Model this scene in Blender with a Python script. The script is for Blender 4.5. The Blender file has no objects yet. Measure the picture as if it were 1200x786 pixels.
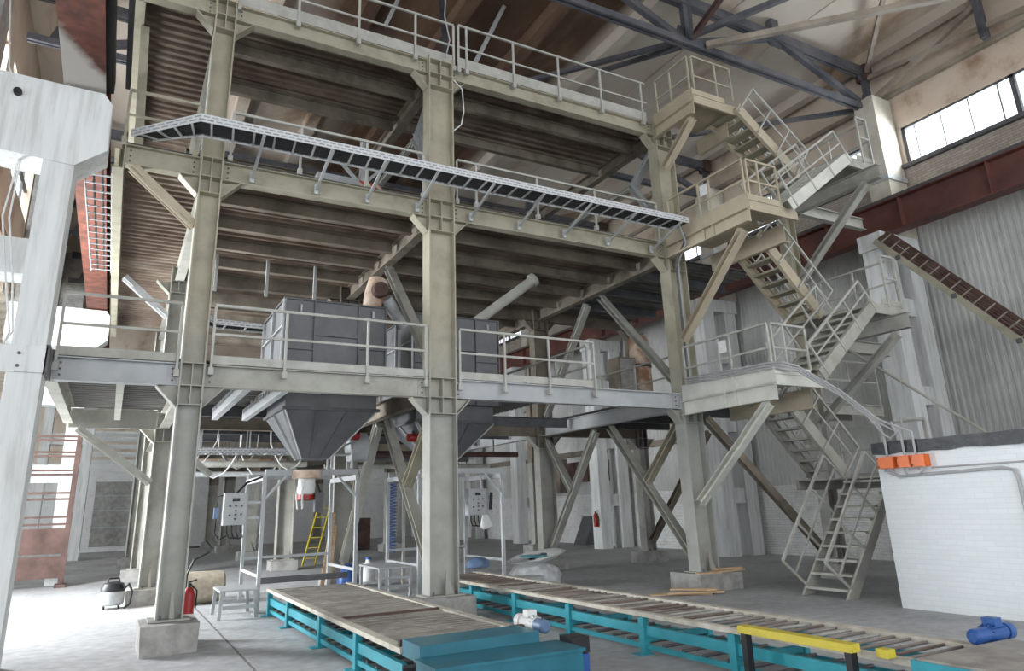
import bpy, math, random
from mathutils import Vector, Matrix
random.seed(7)
S = bpy.context.scene
COL = S.collection
# ------------------------------------------------------------------ camera, world, light, exposure
F, CX, CY = 820.26, 587.44, 350.45
cam_d = bpy.data.cameras.new('camera'); cam = bpy.data.objects.new('camera', cam_d); COL.objects.link(cam)
cam_d.sensor_fit = 'HORIZONTAL'; cam_d.sensor_width = 36.0; cam_d.lens = 36.0 * F / 1200.0
cam_d.shift_x = (600 - CX) / 1200.0; cam_d.shift_y = (CY - 393) / 1200.0
cam_d.clip_end = 300
rt = Vector((0.88083554, -0.47246682, -0.03006425)); fw = Vector((0.46095942, 0.84144097, 0.28194595)); up = Vector((-0.10791282, -0.26220641, 0.95895913))
m = Matrix((rt, up, -fw)).transposed().to_4x4(); m.translation = Vector((0, 0, 1.6)); cam.matrix_world = m
S.camera = cam
W = bpy.data.worlds.new('daylight'); S.world = W; W.use_nodes = True
bgn = W.node_tree.nodes['Background']; bgn.inputs[0].default_value = (0.90, 0.95, 1.0, 1); bgn.inputs[1].default_value = 2.0
S.view_settings.view_transform = 'Standard'; S.view_settings.look = 'None'; S.view_settings.gamma = 1.0
S.view_settings.use_curve_mapping = False; S.view_settings.exposure = 0.53
def area(name, loc, size, power, direction, col=(0.93, 0.97, 1.0)):
    l = bpy.data.lights.new(name, 'AREA'); l.shape = 'RECTANGLE'; l.size, l.size_y = size; l.energy = power; l.color = col
    o = bpy.data.objects.new(name, l); COL.objects.link(o); o.location = loc
    o.rotation_euler = Vector(direction).to_track_quat('-Z', 'Z').to_euler(); return o
# daylight through the two window bands and the open hall mouth behind the camera
area('window_daylight', (18.2, 8.0, 10.4), (28, 2.4), 6000, (-1, 0, -0.35))
area('aisle_daylight', (-15.6, 5.0, 4.6), (24, 5.2), 1900, (1, 0, -0.12))
area('aisle_daylight', (-15.6, 29.5, 4.6), (24, 5.2), 4800, (1, 0, -0.12))
area('clerestory_daylight', (-4.4, 16.0, 10.3), (44, 2.2), 10000, (1, 0, -0.05))
S.cycles.max_bounces = 8; S.cycles.diffuse_bounces = 3; S.cycles.use_denoising = True
S.cycles.sample_clamp_indirect = 6.0

# ------------------------------------------------------------------ materials
def new_mat(name):
    mt = bpy.data.materials.new(name); mt.use_nodes = True
    nt = mt.node_tree; b = nt.nodes['Principled BSDF']; return mt, nt, b
def ramp(nt, stops):
    r = nt.nodes.new('ShaderNodeValToRGB'); e = r.color_ramp.elements
    while len(e) < len(stops): e.new(0.5)
    for i, (p, c) in enumerate(stops): e[i].position = p; e[i].color = (*c, 1)
    return r
def noisy(name, c1, c2, scale=6.0, rough=0.6, metal=0.0, lo=0.35, hi=0.7, bump=0.0, world=True, stretch=(1, 1, 1), spec=0.4, third=None):
    mt, nt, b = new_mat(name); N = nt.nodes; L = nt.links
    if world: src = N.new('ShaderNodeNewGeometry').outputs['Position']
    else: src = N.new('ShaderNodeTexCoord').outputs['Object']
    mp = N.new('ShaderNodeMapping'); mp.inputs['Scale'].default_value = stretch; L.new(src, mp.inputs[0])
    nz = N.new('ShaderNodeTexNoise'); nz.inputs['Scale'].default_value = scale; nz.inputs['Detail'].default_value = 6; nz.inputs['Roughness'].default_value = 0.62
    L.new(mp.outputs[0], nz.inputs[0])
    st = [(lo, c1), (hi, c2)] if third is None else [(lo, c1), ((lo + hi) / 2, c2), (hi, third)]
    r = ramp(nt, st); L.new(nz.outputs[0], r.inputs[0]); L.new(r.outputs[0], b.inputs['Base Color'])
    b.inputs['Roughness'].default_value = rough; b.inputs['Metallic'].default_value = metal; b.inputs['Specular IOR Level'].default_value = spec
    if bump:
        bp = N.new('ShaderNodeBump'); bp.inputs['Strength'].default_value = bump; bp.inputs['Distance'].default_value = 0.02
        L.new(nz.outputs[0], bp.inputs['Height']); L.new(bp.outputs[0], b.inputs['Normal'])
    return mt
def brick_mat(name, axis, c1, c2, mortar, bw=0.25, bh=0.068, blotch=None, bump=0.6):
    mt, nt, b = new_mat(name); N = nt.nodes; L = nt.links
    g = N.new('ShaderNodeNewGeometry'); sp = N.new('ShaderNodeSeparateXYZ'); L.new(g.outputs['Position'], sp.inputs[0])
    cb = N.new('ShaderNodeCombineXYZ'); L.new(sp.outputs[axis], cb.inputs[0]); L.new(sp.outputs[2], cb.inputs[1])
    br = N.new('ShaderNodeTexBrick'); br.inputs['Scale'].default_value = 1.0; br.inputs['Brick Width'].default_value = bw; br.inputs['Row Height'].default_value = bh
    br.inputs['Mortar Size'].default_value = 0.006; br.inputs['Color1'].default_value = (*c1, 1); br.inputs['Color2'].default_value = (*c2, 1); br.inputs['Mortar'].default_value = (*mortar, 1)
    L.new(cb.outputs[0], br.inputs[0])
    nz = N.new('ShaderNodeTexNoise'); nz.inputs['Scale'].default_value = 3.5; nz.inputs['Detail'].default_value = 8; nz.inputs['Roughness'].default_value = 0.7
    L.new(g.outputs['Position'], nz.inputs[0])
    mx = N.new('ShaderNodeMix'); mx.data_type = 'RGBA'
    r = ramp(nt, [(0.52, (0, 0, 0)), (0.75, (1, 1, 1))]); L.new(nz.outputs[0], r.inputs[0]); L.new(r.outputs[0], mx.inputs[0])
    L.new(br.outputs[0], mx.inputs[6]); mx.inputs[7].default_value = (*(blotch or c2), 1)
    L.new(mx.outputs[2], b.inputs['Base Color']); b.inputs['Roughness'].default_value = 0.8
    bp = N.new('ShaderNodeBump'); bp.inputs['Strength'].default_value = bump; bp.inputs['Distance'].default_value = 0.012; bp.invert = True
    L.new(br.outputs['Fac'], bp.inputs['Height']); L.new(bp.outputs[0], b.inputs['Normal'])
    return mt
def blended(name, lowc, highc, z0=2.9, z1=4.6):
    mt = noisy(name, tuple(v * 0.80 for v in highc), highc, 2.2, 0.55, third=tuple(v * 1.07 for v in highc)); nt = mt.node_tree; N = nt.nodes; L = nt.links
    b = N['Principled BSDF']; hi = b.inputs['Base Color'].links[0].from_socket; nz = [n for n in N if n.type == 'TEX_NOISE'][0]
    r = ramp(nt, [(0.35, tuple(v * 0.82 for v in lowc)), (0.6, lowc), (0.75, tuple(v * 1.06 for v in lowc))]); L.new(nz.outputs[0], r.inputs[0])
    g = N.new('ShaderNodeNewGeometry'); sp = N.new('ShaderNodeSeparateXYZ'); L.new(g.outputs['Position'], sp.inputs[0])
    ad = N.new('ShaderNodeMath'); ad.operation = 'MULTIPLY_ADD'; ad.inputs[1].default_value = 1.6; L.new(nz.outputs[0], ad.inputs[0]); L.new(sp.outputs[2], ad.inputs[2])
    mr = N.new('ShaderNodeMapRange'); mr.inputs[1].default_value = z0 + 0.8; mr.inputs[2].default_value = z1 + 0.8; L.new(ad.outputs[0], mr.inputs[0])
    mx = N.new('ShaderNodeMix'); mx.data_type = 'RGBA'; L.new(mr.outputs[0], mx.inputs[0]); L.new(r.outputs[0], mx.inputs[6]); L.new(hi, mx.inputs[7]); L.new(mx.outputs[2], b.inputs['Base Color'])
    return mt
def plain(name, c, rough=0.5, metal=0.0, emit=0.0):
    k = 0.85
    return noisy(name, tuple(v * k for v in c), c, 9.0, rough, metal)
MAT = {}
MAT['beige'] = noisy('beige_steel_paint', (0.29, 0.27, 0.20), (0.385, 0.355, 0.27), 2.2, 0.55, third=(0.42, 0.39, 0.30))
MAT['column'] = blended('dust_greyed_beige_paint', (0.385, 0.38, 0.34), (0.40, 0.365, 0.275))
MAT['beige2'] = noisy('dusty_beige_paint', (0.31, 0.30, 0.26), (0.40, 0.39, 0.345), 2.0, 0.6, third=(0.45, 0.44, 0.395))
MAT['cream'] = noisy('cream_platform_paint', (0.42, 0.36, 0.265), (0.52, 0.45, 0.33), 2.5, 0.5)
MAT['pale'] = noisy('pale_platform_paint', (0.56, 0.56, 0.50), (0.70, 0.69, 0.62), 2.5, 0.5)
MAT['grey'] = noisy('grey_steel_paint', (0.36, 0.37, 0.37), (0.43, 0.44, 0.45), 1.6, 0.55, third=(0.48, 0.48, 0.48))
MAT['rail'] = noisy('rail_paint', (0.38, 0.37, 0.33), (0.50, 0.49, 0.45), 5.0, 0.5)
MAT['brown_steel'] = noisy('shade_browned_steel', (0.13, 0.11, 0.085), (0.22, 0.185, 0.145), 1.8, 0.7, third=(0.28, 0.24, 0.19))  # frame steel coloured browner, the shade under the floors is in the paint
MAT['dark_steel'] = noisy('dark_steel', (0.07, 0.07, 0.075), (0.13, 0.13, 0.135), 3, 0.55)
MAT['truss'] = noisy('sooty_truss_steel', (0.045, 0.047, 0.055), (0.10, 0.10, 0.115), 1.2, 0.6, third=(0.15, 0.14, 0.14))
MAT['truss_light'] = noisy('dusty_truss_steel', (0.22, 0.18, 0.14), (0.42, 0.37, 0.31), 1.2, 0.7)
MAT['galv'] = noisy('galvanised_steel', (0.42, 0.43, 0.43), (0.55, 0.56, 0.56), 14, 0.45, 0.2)
MAT['sheet_grey'] = noisy('grey_sheet_bin', (0.11, 0.113, 0.118), (0.155, 0.158, 0.165), 2.2, 0.5)
MAT['deck'] = noisy('rusty_deck_sheet', (0.10, 0.068, 0.05), (0.19, 0.14, 0.105), 0.9, 0.6, third=(0.28, 0.235, 0.19))
MAT['deck_grey'] = noisy('grey_deck_sheet', (0.12, 0.115, 0.105), (0.22, 0.21, 0.195), 0.9, 0.55)
MAT['conc'] = noisy('whitewashed_concrete', (0.58, 0.58, 0.56), (0.72, 0.73, 0.72), 2.6, 0.85, bump=0.35, third=(0.77, 0.78, 0.77), stretch=(3.2, 3.2, 0.28))
MAT['conc_cream'] = noisy('creamy_concrete', (0.46, 0.42, 0.34), (0.66, 0.62, 0.54), 1.4, 0.85, bump=0.3)
MAT['footing'] = noisy('raw_concrete', (0.25, 0.24, 0.225), (0.34, 0.33, 0.31), 5, 0.9, bump=0.5, third=(0.41, 0.40, 0.38))
MAT['crane'] = noisy('red_oxide_paint', (0.09, 0.038, 0.032), (0.15, 0.058, 0.046), 0.9, 0.6, third=(0.19, 0.075, 0.058))
MAT['teal'] = noisy('teal_paint', (0.025, 0.25, 0.31), (0.04, 0.35, 0.43), 3, 0.35, spec=0.5)
MAT['teal_dark'] = noisy('deep_teal_paint', (0.012, 0.115, 0.16), (0.02, 0.16, 0.22), 3, 0.35, spec=0.5)
MAT['slat'] = noisy('dusty_roller_steel', (0.22, 0.20, 0.175), (0.40, 0.37, 0.33), 4, 0.55)
MAT['roller_brown'] = noisy('brown_roller_steel', (0.13, 0.10, 0.085), (0.30, 0.255, 0.225), 2.0, 0.5)
MAT['slat_b'] = noisy('worn_roller_steel', (0.26, 0.235, 0.205), (0.46, 0.43, 0.39), 4, 0.55)
MAT['roller_b'] = noisy('rusty_roller_steel', (0.10, 0.065, 0.05), (0.22, 0.165, 0.13), 3.0, 0.5)
MAT['rail_cream'] = noisy('worn_cream_timber', (0.42, 0.38, 0.31), (0.66, 0.62, 0.54), 5, 0.7)
MAT['yellow'] = plain('yellow_paint', (0.62, 0.50, 0.05), 0.45)
MAT['black'] = plain('black_plastic', (0.02, 0.02, 0.022), 0.45)
MAT['tarp'] = noisy('black_film', (0.02, 0.022, 0.026), (0.05, 0.053, 0.06), 9, 0.3, bump=1.0)
MAT['orange'] = plain('orange_plastic', (0.80, 0.16, 0.02), 0.4)
MAT['white'] = plain('white_plastic', (0.75, 0.75, 0.73), 0.5)
MAT['red'] = plain('red_paint', (0.34, 0.022, 0.02), 0.4)
MAT['blue'] = plain('blue_paint', (0.03, 0.10, 0.32), 0.4)
MAT['bluegrey'] = plain('steel_blue_paint', (0.13, 0.20, 0.33), 0.4)
MAT['wood'] = noisy('raw_timber', (0.46, 0.31, 0.18), (0.66, 0.48, 0.31), 7, 0.75, stretch=(1, 1, 6))
MAT['burlap'] = noisy('burlap', (0.33, 0.28, 0.21), (0.48, 0.42, 0.33), 12, 0.95, bump=0.4)
MAT['bag'] = noisy('milky_plastic_film', (0.42, 0.43, 0.44), (0.68, 0.69, 0.69), 7, 0.4, bump=0.6)
MAT['bag_teal'] = plain('teal_film', (0.10, 0.36, 0.40), 0.4)
MAT['cable'] = plain('grey_cable', (0.42, 0.42, 0.42), 0.5)
MAT['duct'] = noisy('rusty_duct', (0.30, 0.16, 0.09), (0.58, 0.44, 0.34), 3, 0.6, third=(0.66, 0.55, 0.45))
MAT['rust'] = noisy('rusted_sheet', (0.06, 0.032, 0.027), (0.13, 0.078, 0.064), 2.5, 0.75)
MAT['paper'] = plain('white_paper', (0.85, 0.85, 0.83), 0.8)
MAT['panel'] = noisy('grey_enamel', (0.36, 0.37, 0.375), (0.44, 0.45, 0.455), 5, 0.5)
MAT['corr_wall'] = noisy('corrugated_cladding', (0.44, 0.44, 0.42), (0.54, 0.54, 0.515), 0.6, 0.6, 0.0, third=(0.60, 0.60, 0.57))
MAT['brick_white'] = brick_mat('white_painted_brick', 1, (0.76, 0.78, 0.79), (0.80, 0.82, 0.83), (0.73, 0.75, 0.76), blotch=(0.74, 0.76, 0.77), bump=0.4)
MAT['brick_wall'] = brick_mat('worn_white_brick_along', 1, (0.70, 0.70, 0.68), (0.76, 0.76, 0.74), (0.54, 0.54, 0.52), blotch=(0.44, 0.41, 0.36))
MAT['brick_upper'] = brick_mat('grimy_brick_along', 1, (0.36, 0.30, 0.25), (0.48, 0.42, 0.36), (0.24, 0.21, 0.18), blotch=(0.30, 0.24, 0.19))
MAT['brick_far'] = brick_mat('white_brick_across', 0, (0.76, 0.76, 0.75), (0.80, 0.80, 0.79), (0.68, 0.68, 0.67), blotch=(0.6, 0.57, 0.53))
MAT['plaster'] = noisy('stained_plaster', (0.34, 0.22, 0.15), (0.60, 0.49, 0.39), 0.8, 0.9, third=(0.66, 0.56, 0.46), lo=0.27, hi=0.58)
def floor_mat():
    mt, nt, b = new_mat('dusty_concrete_floor'); N = nt.nodes; L = nt.links
    g = N.new('ShaderNodeNewGeometry')
    n1 = N.new('ShaderNodeTexNoise'); n1.inputs['Scale'].default_value = 0.55; n1.inputs['Detail'].default_value = 9; n1.inputs['Roughness'].default_value = 0.65
    n2 = N.new('ShaderNodeTexNoise'); n2.inputs['Scale'].default_value = 7; n2.inputs['Detail'].default_value = 8
    L.new(g.outputs['Position'], n1.inputs[0]); L.new(g.outputs['Position'], n2.inputs[0])
    r1 = ramp(nt, [(0.30, (0.34, 0.345, 0.35)), (0.5, (0.46, 0.465, 0.47)), (0.72, (0.56, 0.565, 0.57))]); L.new(n1.outputs[0], r1.inputs[0])
    r2 = ramp(nt, [(0.3, (0.78, 0.78, 0.78)), (0.7, (1.08, 1.08, 1.08))]); L.new(n2.outputs[0], r2.inputs[0])
    mx = N.new('ShaderNodeMix'); mx.data_type = 'RGBA'; mx.blend_type = 'MULTIPLY'; mx.inputs[0].default_value = 1
    L.new(r1.outputs[0], mx.inputs[6]); L.new(r2.outputs[0], mx.inputs[7]); L.new(mx.outputs[2], b.inputs['Base Color'])
    sp = N.new('ShaderNodeSeparateXYZ'); L.new(g.outputs['Position'], sp.inputs[0])
    jx = N.new('ShaderNodeMath'); jx.operation = 'MULTIPLY_ADD'; jx.inputs[1].default_value = 0.05; L.new(n2.outputs[0], jx.inputs[0]); L.new(sp.outputs[0], jx.inputs[2])
    dj = N.new('ShaderNodeMath'); dj.operation = 'COMPARE'; dj.inputs[1].default_value = 1.57; dj.inputs[2].default_value = 0.014; L.new(jx.outputs[0], dj.inputs[0])
    m3 = N.new('ShaderNodeMix'); m3.data_type = 'RGBA'; L.new(dj.outputs[0], m3.inputs[0]); L.new(mx.outputs[2], m3.inputs[6]); m3.inputs[7].default_value = (0.16, 0.155, 0.15, 1)
    L.new(m3.outputs[2], b.inputs['Base Color'])
    b.inputs['Roughness'].default_value = 0.7
    bp = N.new('ShaderNodeBump'); bp.inputs['Strength'].default_value = 0.12; L.new(n2.outputs[0], bp.inputs['Height']); L.new(bp.outputs[0], b.inputs['Normal'])
    return mt
MAT['floor'] = floor_mat()
def roof_mat():
    mt, nt, b = new_mat('stained_roof_slab'); N = nt.nodes; L = nt.links
    g = N.new('ShaderNodeNewGeometry'); sp = N.new('ShaderNodeSeparateXYZ'); L.new(g.outputs['Position'], sp.inputs[0])
    mp = N.new('ShaderNodeMapping'); mp.inputs['Scale'].default_value = (1, 0.45, 1); L.new(g.outputs['Position'], mp.inputs[0])
    n1 = N.new('ShaderNodeTexNoise'); n1.inputs['Scale'].default_value = 0.45; n1.inputs['Detail'].default_value = 9; n1.inputs['Roughness'].default_value = 0.62; n1.inputs['Distortion'].default_value = 0.6
    L.new(mp.outputs[0], n1.inputs[0])
    pale_slab = ramp(nt, [(0.29, (0.12, 0.085, 0.06)), (0.37, (0.38, 0.27, 0.19)), (0.46, (0.58, 0.50, 0.42)), (0.75, (0.64, 0.59, 0.53))]); L.new(n1.outputs[0], pale_slab.inputs[0])
    dark_slab = ramp(nt, [(0.35, (0.05, 0.030, 0.02)), (0.52, (0.14, 0.083, 0.052)), (0.72, (0.32, 0.20, 0.125))]); L.new(n1.outputs[0], dark_slab.inputs[0])
    # a darker brown patch over the platform, with its own outline
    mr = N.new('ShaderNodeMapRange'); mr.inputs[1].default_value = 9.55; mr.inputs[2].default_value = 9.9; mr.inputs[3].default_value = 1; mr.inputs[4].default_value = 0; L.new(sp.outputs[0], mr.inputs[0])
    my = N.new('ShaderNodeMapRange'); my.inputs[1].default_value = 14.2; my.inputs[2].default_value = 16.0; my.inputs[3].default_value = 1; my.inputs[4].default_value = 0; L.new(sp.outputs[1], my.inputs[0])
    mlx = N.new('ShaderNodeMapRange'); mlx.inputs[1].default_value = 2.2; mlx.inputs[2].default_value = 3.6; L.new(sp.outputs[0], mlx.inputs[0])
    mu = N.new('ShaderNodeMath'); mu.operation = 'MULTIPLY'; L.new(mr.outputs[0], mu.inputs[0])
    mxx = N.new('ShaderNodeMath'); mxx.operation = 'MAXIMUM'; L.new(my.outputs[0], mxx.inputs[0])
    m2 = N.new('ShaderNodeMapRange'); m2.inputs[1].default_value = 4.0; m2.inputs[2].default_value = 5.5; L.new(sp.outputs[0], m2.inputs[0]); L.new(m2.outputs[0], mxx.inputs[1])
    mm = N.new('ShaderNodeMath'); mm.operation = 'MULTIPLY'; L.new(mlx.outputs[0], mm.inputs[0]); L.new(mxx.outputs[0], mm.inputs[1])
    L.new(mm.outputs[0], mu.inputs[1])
    mx = N.new('ShaderNodeMix'); mx.data_type = 'RGBA'; L.new(mu.outputs[0], mx.inputs[0]); L.new(pale_slab.outputs[0], mx.inputs[6]); L.new(dark_slab.outputs[0], mx.inputs[7])
    L.new(mx.outputs[2], b.inputs['Base Color']); b.inputs['Roughness'].default_value = 0.9
    return mt
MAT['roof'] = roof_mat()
def crane_paint():
    mt, nt, b = new_mat('red_oxide_over_whitewash'); N = nt.nodes; L = nt.links
    g = N.new('ShaderNodeNewGeometry'); sp = N.new('ShaderNodeSeparateXYZ'); L.new(g.outputs['Position'], sp.inputs[0])
    nz = N.new('ShaderNodeTexNoise'); nz.inputs['Scale'].default_value = 5; nz.inputs['Detail'].default_value = 6; L.new(g.outputs['Position'], nz.inputs[0])
    a = N.new('ShaderNodeMath'); a.operation = 'MULTIPLY_ADD'; a.inputs[1].default_value = -1.9; L.new(sp.outputs[0], a.inputs[0]); L.new(sp.outputs[1], a.inputs[2])
    c = N.new('ShaderNodeMath'); c.operation = 'MULTIPLY_ADD'; c.inputs[1].default_value = 0.5; L.new(nz.outputs[0], c.inputs[0]); L.new(a.outputs[0], c.inputs[2])
    r = N.new('ShaderNodeMapRange'); r.inputs[1].default_value = 10.9; r.inputs[2].default_value = 11.25; L.new(c.outputs[0], r.inputs[0])
    y2 = N.new('ShaderNodeMath'); y2.operation = 'LESS_THAN'; y2.inputs[1].default_value = 10.3; L.new(sp.outputs[1], y2.inputs[0])
    mu = N.new('ShaderNodeMath'); mu.operation = 'MULTIPLY'; L.new(r.outputs[0], mu.inputs[0]); L.new(y2.outputs[0], mu.inputs[1])
    rr = ramp(nt, [(0.35, (0.10, 0.034, 0.025)), (0.7, (0.24, 0.078, 0.046))]); L.new(nz.outputs[0], rr.inputs[0])
    mx = N.new('ShaderNodeMix'); mx.data_type = 'RGBA'; L.new(mu.outputs[0], mx.inputs[0]); L.new(rr.outputs[0], mx.inputs[6]); mx.inputs[7].default_value = (0.62, 0.58, 0.53, 1)
    L.new(mx.outputs[2], b.inputs['Base Color']); b.inputs['Roughness'].default_value = 0.7
    return mt
MAT['crane_left'] = crane_paint()
def hazard_mat():
    mt, nt, b = new_mat('red_white_hazard_stripes'); N = nt.nodes; L = nt.links
    g = N.new('ShaderNodeNewGeometry'); mp = N.new('ShaderNodeMapping'); mp.inputs['Rotation'].default_value = (0, 0.9, 0); L.new(g.outputs['Position'], mp.inputs[0])
    w = N.new('ShaderNodeTexWave'); w.inputs['Scale'].default_value = 2.6; L.new(mp.outputs[0], w.inputs[0])
    r = ramp(nt, [(0.49, (0.45, 0.06, 0.03)), (0.51, (0.55, 0.45, 0.36))]); L.new(w.outputs[0], r.inputs[0]); L.new(r.outputs[0], b.inputs['Base Color']); return mt
MAT['hazard'] = hazard_mat()
def glass_mat():
    mt = bpy.data.materials.new('window_glass'); mt.use_nodes = True; nt = mt.node_tree; N = nt.nodes; L = nt.links; N.remove(N['Principled BSDF'])
    t = N.new('ShaderNodeBsdfTransparent'); t.inputs[0].default_value = (0.95, 0.97, 0.98, 1)
    g = N.new('ShaderNodeBsdfGlossy'); g.inputs['Roughness'].default_value = 0.05
    mx = N.new('ShaderNodeMixShader'); mx.inputs[0].default_value = 0.06; L.new(t.outputs[0], mx.inputs[1]); L.new(g.outputs[0], mx.inputs[2]); L.new(mx.outputs[0], N['Material Output'].inputs[0])
    return mt
MAT['glass'] = glass_mat()
def perf_mat():
    mt, nt, b = new_mat('perforated_galvanised'); N = nt.nodes; L = nt.links
    g = N.new('ShaderNodeNewGeometry'); sp = N.new('ShaderNodeSeparateXYZ'); L.new(g.outputs['Position'], sp.inputs[0])
    cb = N.new('ShaderNodeCombineXYZ'); L.new(sp.outputs[0], cb.inputs[0]); L.new(sp.outputs[2], cb.inputs[1])
    br = N.new('ShaderNodeTexBrick'); br.offset = 0.5; br.inputs['Scale'].default_value = 1; br.inputs['Brick Width'].default_value = 0.11; br.inputs['Row Height'].default_value = 0.05; br.inputs['Mortar Size'].default_value = 0.015
    br.inputs['Color1'].default_value = (0.22, 0.22, 0.22, 1); br.inputs['Color2'].default_value = (0.36, 0.36, 0.36, 1); br.inputs['Mortar'].default_value = (0.58, 0.59, 0.6, 1)
    L.new(cb.outputs[0], br.inputs[0]); L.new(br.outputs[0], b.inputs['Base Color']); b.inputs['Roughness'].default_value = 0.5; return mt
MAT['perf'] = perf_mat()

# ------------------------------------------------------------------ mesh helpers
class M:
    def __init__(s): s.v = []; s.f = []
    def add(s, vs, fs):
        n = len(s.v); s.v += [Vector(p) for p in vs]; s.f += [tuple(i + n for i in f) for f in fs]; return s
    def box(s, x0, x1, y0, y1, z0, z1):
        return s.add([(x0, y0, z0), (x1, y0, z0), (x1, y1, z0), (x0, y1, z0), (x0, y0, z1), (x1, y0, z1), (x1, y1, z1), (x0, y1, z1)],
                     [(3, 2, 1, 0), (4, 5, 6, 7), (0, 1, 5, 4), (1, 2, 6, 5), (2, 3, 7, 6), (3, 0, 4, 7)])
    def prism(s, prof, p0, p1, upv=(0, 0, 1)):
        p0, p1 = Vector(p0), Vector(p1); d = (p1 - p0).normalized(); u = Vector(upv)
        if abs(d.dot(u)) > 0.98: u = Vector((0, 1, 0))
        sd = d.cross(u).normalized(); u = sd.cross(d).normalized(); n = len(prof)
        vs = [p0 + sd * a + u * b for a, b in prof] + [p1 + sd * a + u * b for a, b in prof]
        fs = [tuple(range(n - 1, -1, -1)), tuple(range(n, 2 * n))] + [(i, (i + 1) % n, n + (i + 1) % n, n + i) for i in range(n)]
        return s.add(vs, fs)
    def bar(s, p0, p1, w, h, upv=(0, 0, 1)):
        return s.prism([(-w / 2, -h / 2), (w / 2, -h / 2), (w / 2, h / 2), (-w / 2, h / 2)], p0, p1, upv)
    def ibeam(s, p0, p1, h, b, tf=0.016, tw=0.012, upv=(0, 0, 1)):
        a, c, t = b / 2, h / 2, tw / 2
        return s.prism([(-a, -c), (a, -c), (a, -c + tf), (t, -c + tf), (t, c - tf), (a, c - tf), (a, c), (-a, c), (-a, c - tf), (-t, c - tf), (-t, -c + tf), (-a, -c + tf)], p0, p1, upv)
    def chan(s, p0, p1, h, b, t=0.012, upv=(0, 0, 1), flip=1):
        c = h / 2; pr = [(0, -c), (b, -c), (b, -c + t), (t, -c + t), (t, c - t), (b, c - t), (b, c), (0, c)]
        if flip < 0: pr = [(-x, y) for x, y in reversed(pr)]
        return s.prism(pr, p0, p1, upv)
    def tube(s, pts, r, n=8):
        pts = [Vector(p) for p in pts]; rings = []; prev = None
        for i, p in enumerate(pts):
            d = (pts[min(i + 1, len(pts) - 1)] - pts[max(i - 1, 0)]).normalized()
            if prev is None:
                a = Vector((0, 0, 1)) if abs(d.z) < 0.9 else Vector((1, 0, 0)); prev = d.cross(a).normalized()
            prev = (prev - d * prev.dot(d)).normalized(); b2 = d.cross(prev)
            rr = r[i] if isinstance(r, (list, tuple)) else r
            rings.append([p + (prev * math.cos(t) + b2 * math.sin(t)) * rr for t in [2 * math.pi * k / n for k in range(n)]])
        vs = [v for g in rings for v in g]; fs = [tuple(range(n - 1, -1, -1)), tuple(range((len(pts) - 1) * n, len(pts) * n))]
        for i in range(len(pts) - 1):
            for k in range(n): fs.append((i * n + k, i * n + (k + 1) % n, (i + 1) * n + (k + 1) % n, (i + 1) * n + k))
        return s.add(vs, fs)
    def lathe(s, prof, c, n=20, axis='z'):
        c = Vector(c); vs = []; fs = []
        for r, h in prof:
            for k in range(n):
                t = 2 * math.pi * k / n; a, b = r * math.cos(t), r * math.sin(t)
                vs.append(c + (Vector((a, b, h)) if axis == 'z' else Vector((h, a, b)) if axis == 'x' else Vector((a, h, b))))
        for i in range(len(prof) - 1):
            for k in range(n): fs.append((i * n + k, i * n + (k + 1) % n, (i + 1) * n + (k + 1) % n, (i + 1) * n + k))
        fs.append(tuple(range(n - 1, -1, -1))); fs.append(tuple(range((len(prof) - 1) * n, len(prof) * n)))
        return s.add(vs, fs)
    def plate(s, pts, th):
        pts = [Vector(p) for p in pts]; nn = (pts[1] - pts[0]).cross(pts[2] - pts[0]).normalized() * th / 2; n = len(pts)
        return s.add([p - nn for p in pts] + [p + nn for p in pts], [tuple(range(n - 1, -1, -1)), tuple(range(n, 2 * n))] + [(i, (i + 1) % n, n + (i + 1) % n, n + i) for i in range(n)])
    def corr(s, a0, a1, b0, b1, place, pitch, hgt, th=0.006):
        # trapezoid sheet: waves run along b, ridges lie along a; place(a, b, h) -> point
        prof = []; b = b0
        while b < b1 - 1e-6:
            for fr, h in ((0, 0), (0.36, 0), (0.5, hgt), (0.86, hgt)):
                if b + fr * pitch <= b1: prof.append((b + fr * pitch, h))
            b += pitch
        prof.append((b1, 0)); n = len(prof); vs = []
        for dh in (0, th):
            for a in (a0, a1): vs += [place(a, bb, h + dh) for bb, h in prof]
        fs = []
        for i in range(n - 1):
            fs.append((i, i + 1, n + i + 1, n + i)); fs.append((2 * n + i, 3 * n + i, 3 * n + i + 1, 2 * n + i + 1))
            fs.append((i, 2 * n + i, 2 * n + i + 1, i + 1)); fs.append((n + i, n + i + 1, 3 * n + i + 1, 3 * n + i))
        fs.append((0, n, 3 * n, 2 * n)); fs.append((n - 1, 3 * n - 1, 4 * n - 1, 2 * n - 1))
        return s.add(vs, fs)
    def jitter(s, k):
        for p in s.v: p += Vector((random.uniform(-k, k), random.uniform(-k, k), random.uniform(-k, k)))
        return s
    def build(s, name, mat, parent=None, smooth=False):
        root = parent
        while root is not None and root.parent is not None: root = root.parent
        off = root.location.copy() if root is not None else Vector((0, 0, 0))
        me = bpy.data.meshes.new(name); me.from_pydata([p - off for p in s.v], [], s.f); me.update()
        me.materials.append(MAT[mat] if isinstance(mat, str) else mat)
        if smooth:
            me.polygons.foreach_set('use_smooth', [True] * len(me.polygons))
            try: me.set_sharp_from_angle(angle=math.radians(35))
            except Exception: pass
        o = bpy.data.objects.new(name, me); COL.objects.link(o)
        if parent is not None: o.parent = parent
        return o
def tag(o, label, cat, group=None, kind='thing'):
    o['label'] = label; o['category'] = cat; o['kind'] = kind
    if group: o['group'] = group
    return o
def thing(name, label, cat, loc, group=None):
    o = bpy.data.objects.new(name, None); COL.objects.link(o); o.location = loc; o.empty_display_size = 0.1
    return tag(o, label, cat, group)
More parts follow.
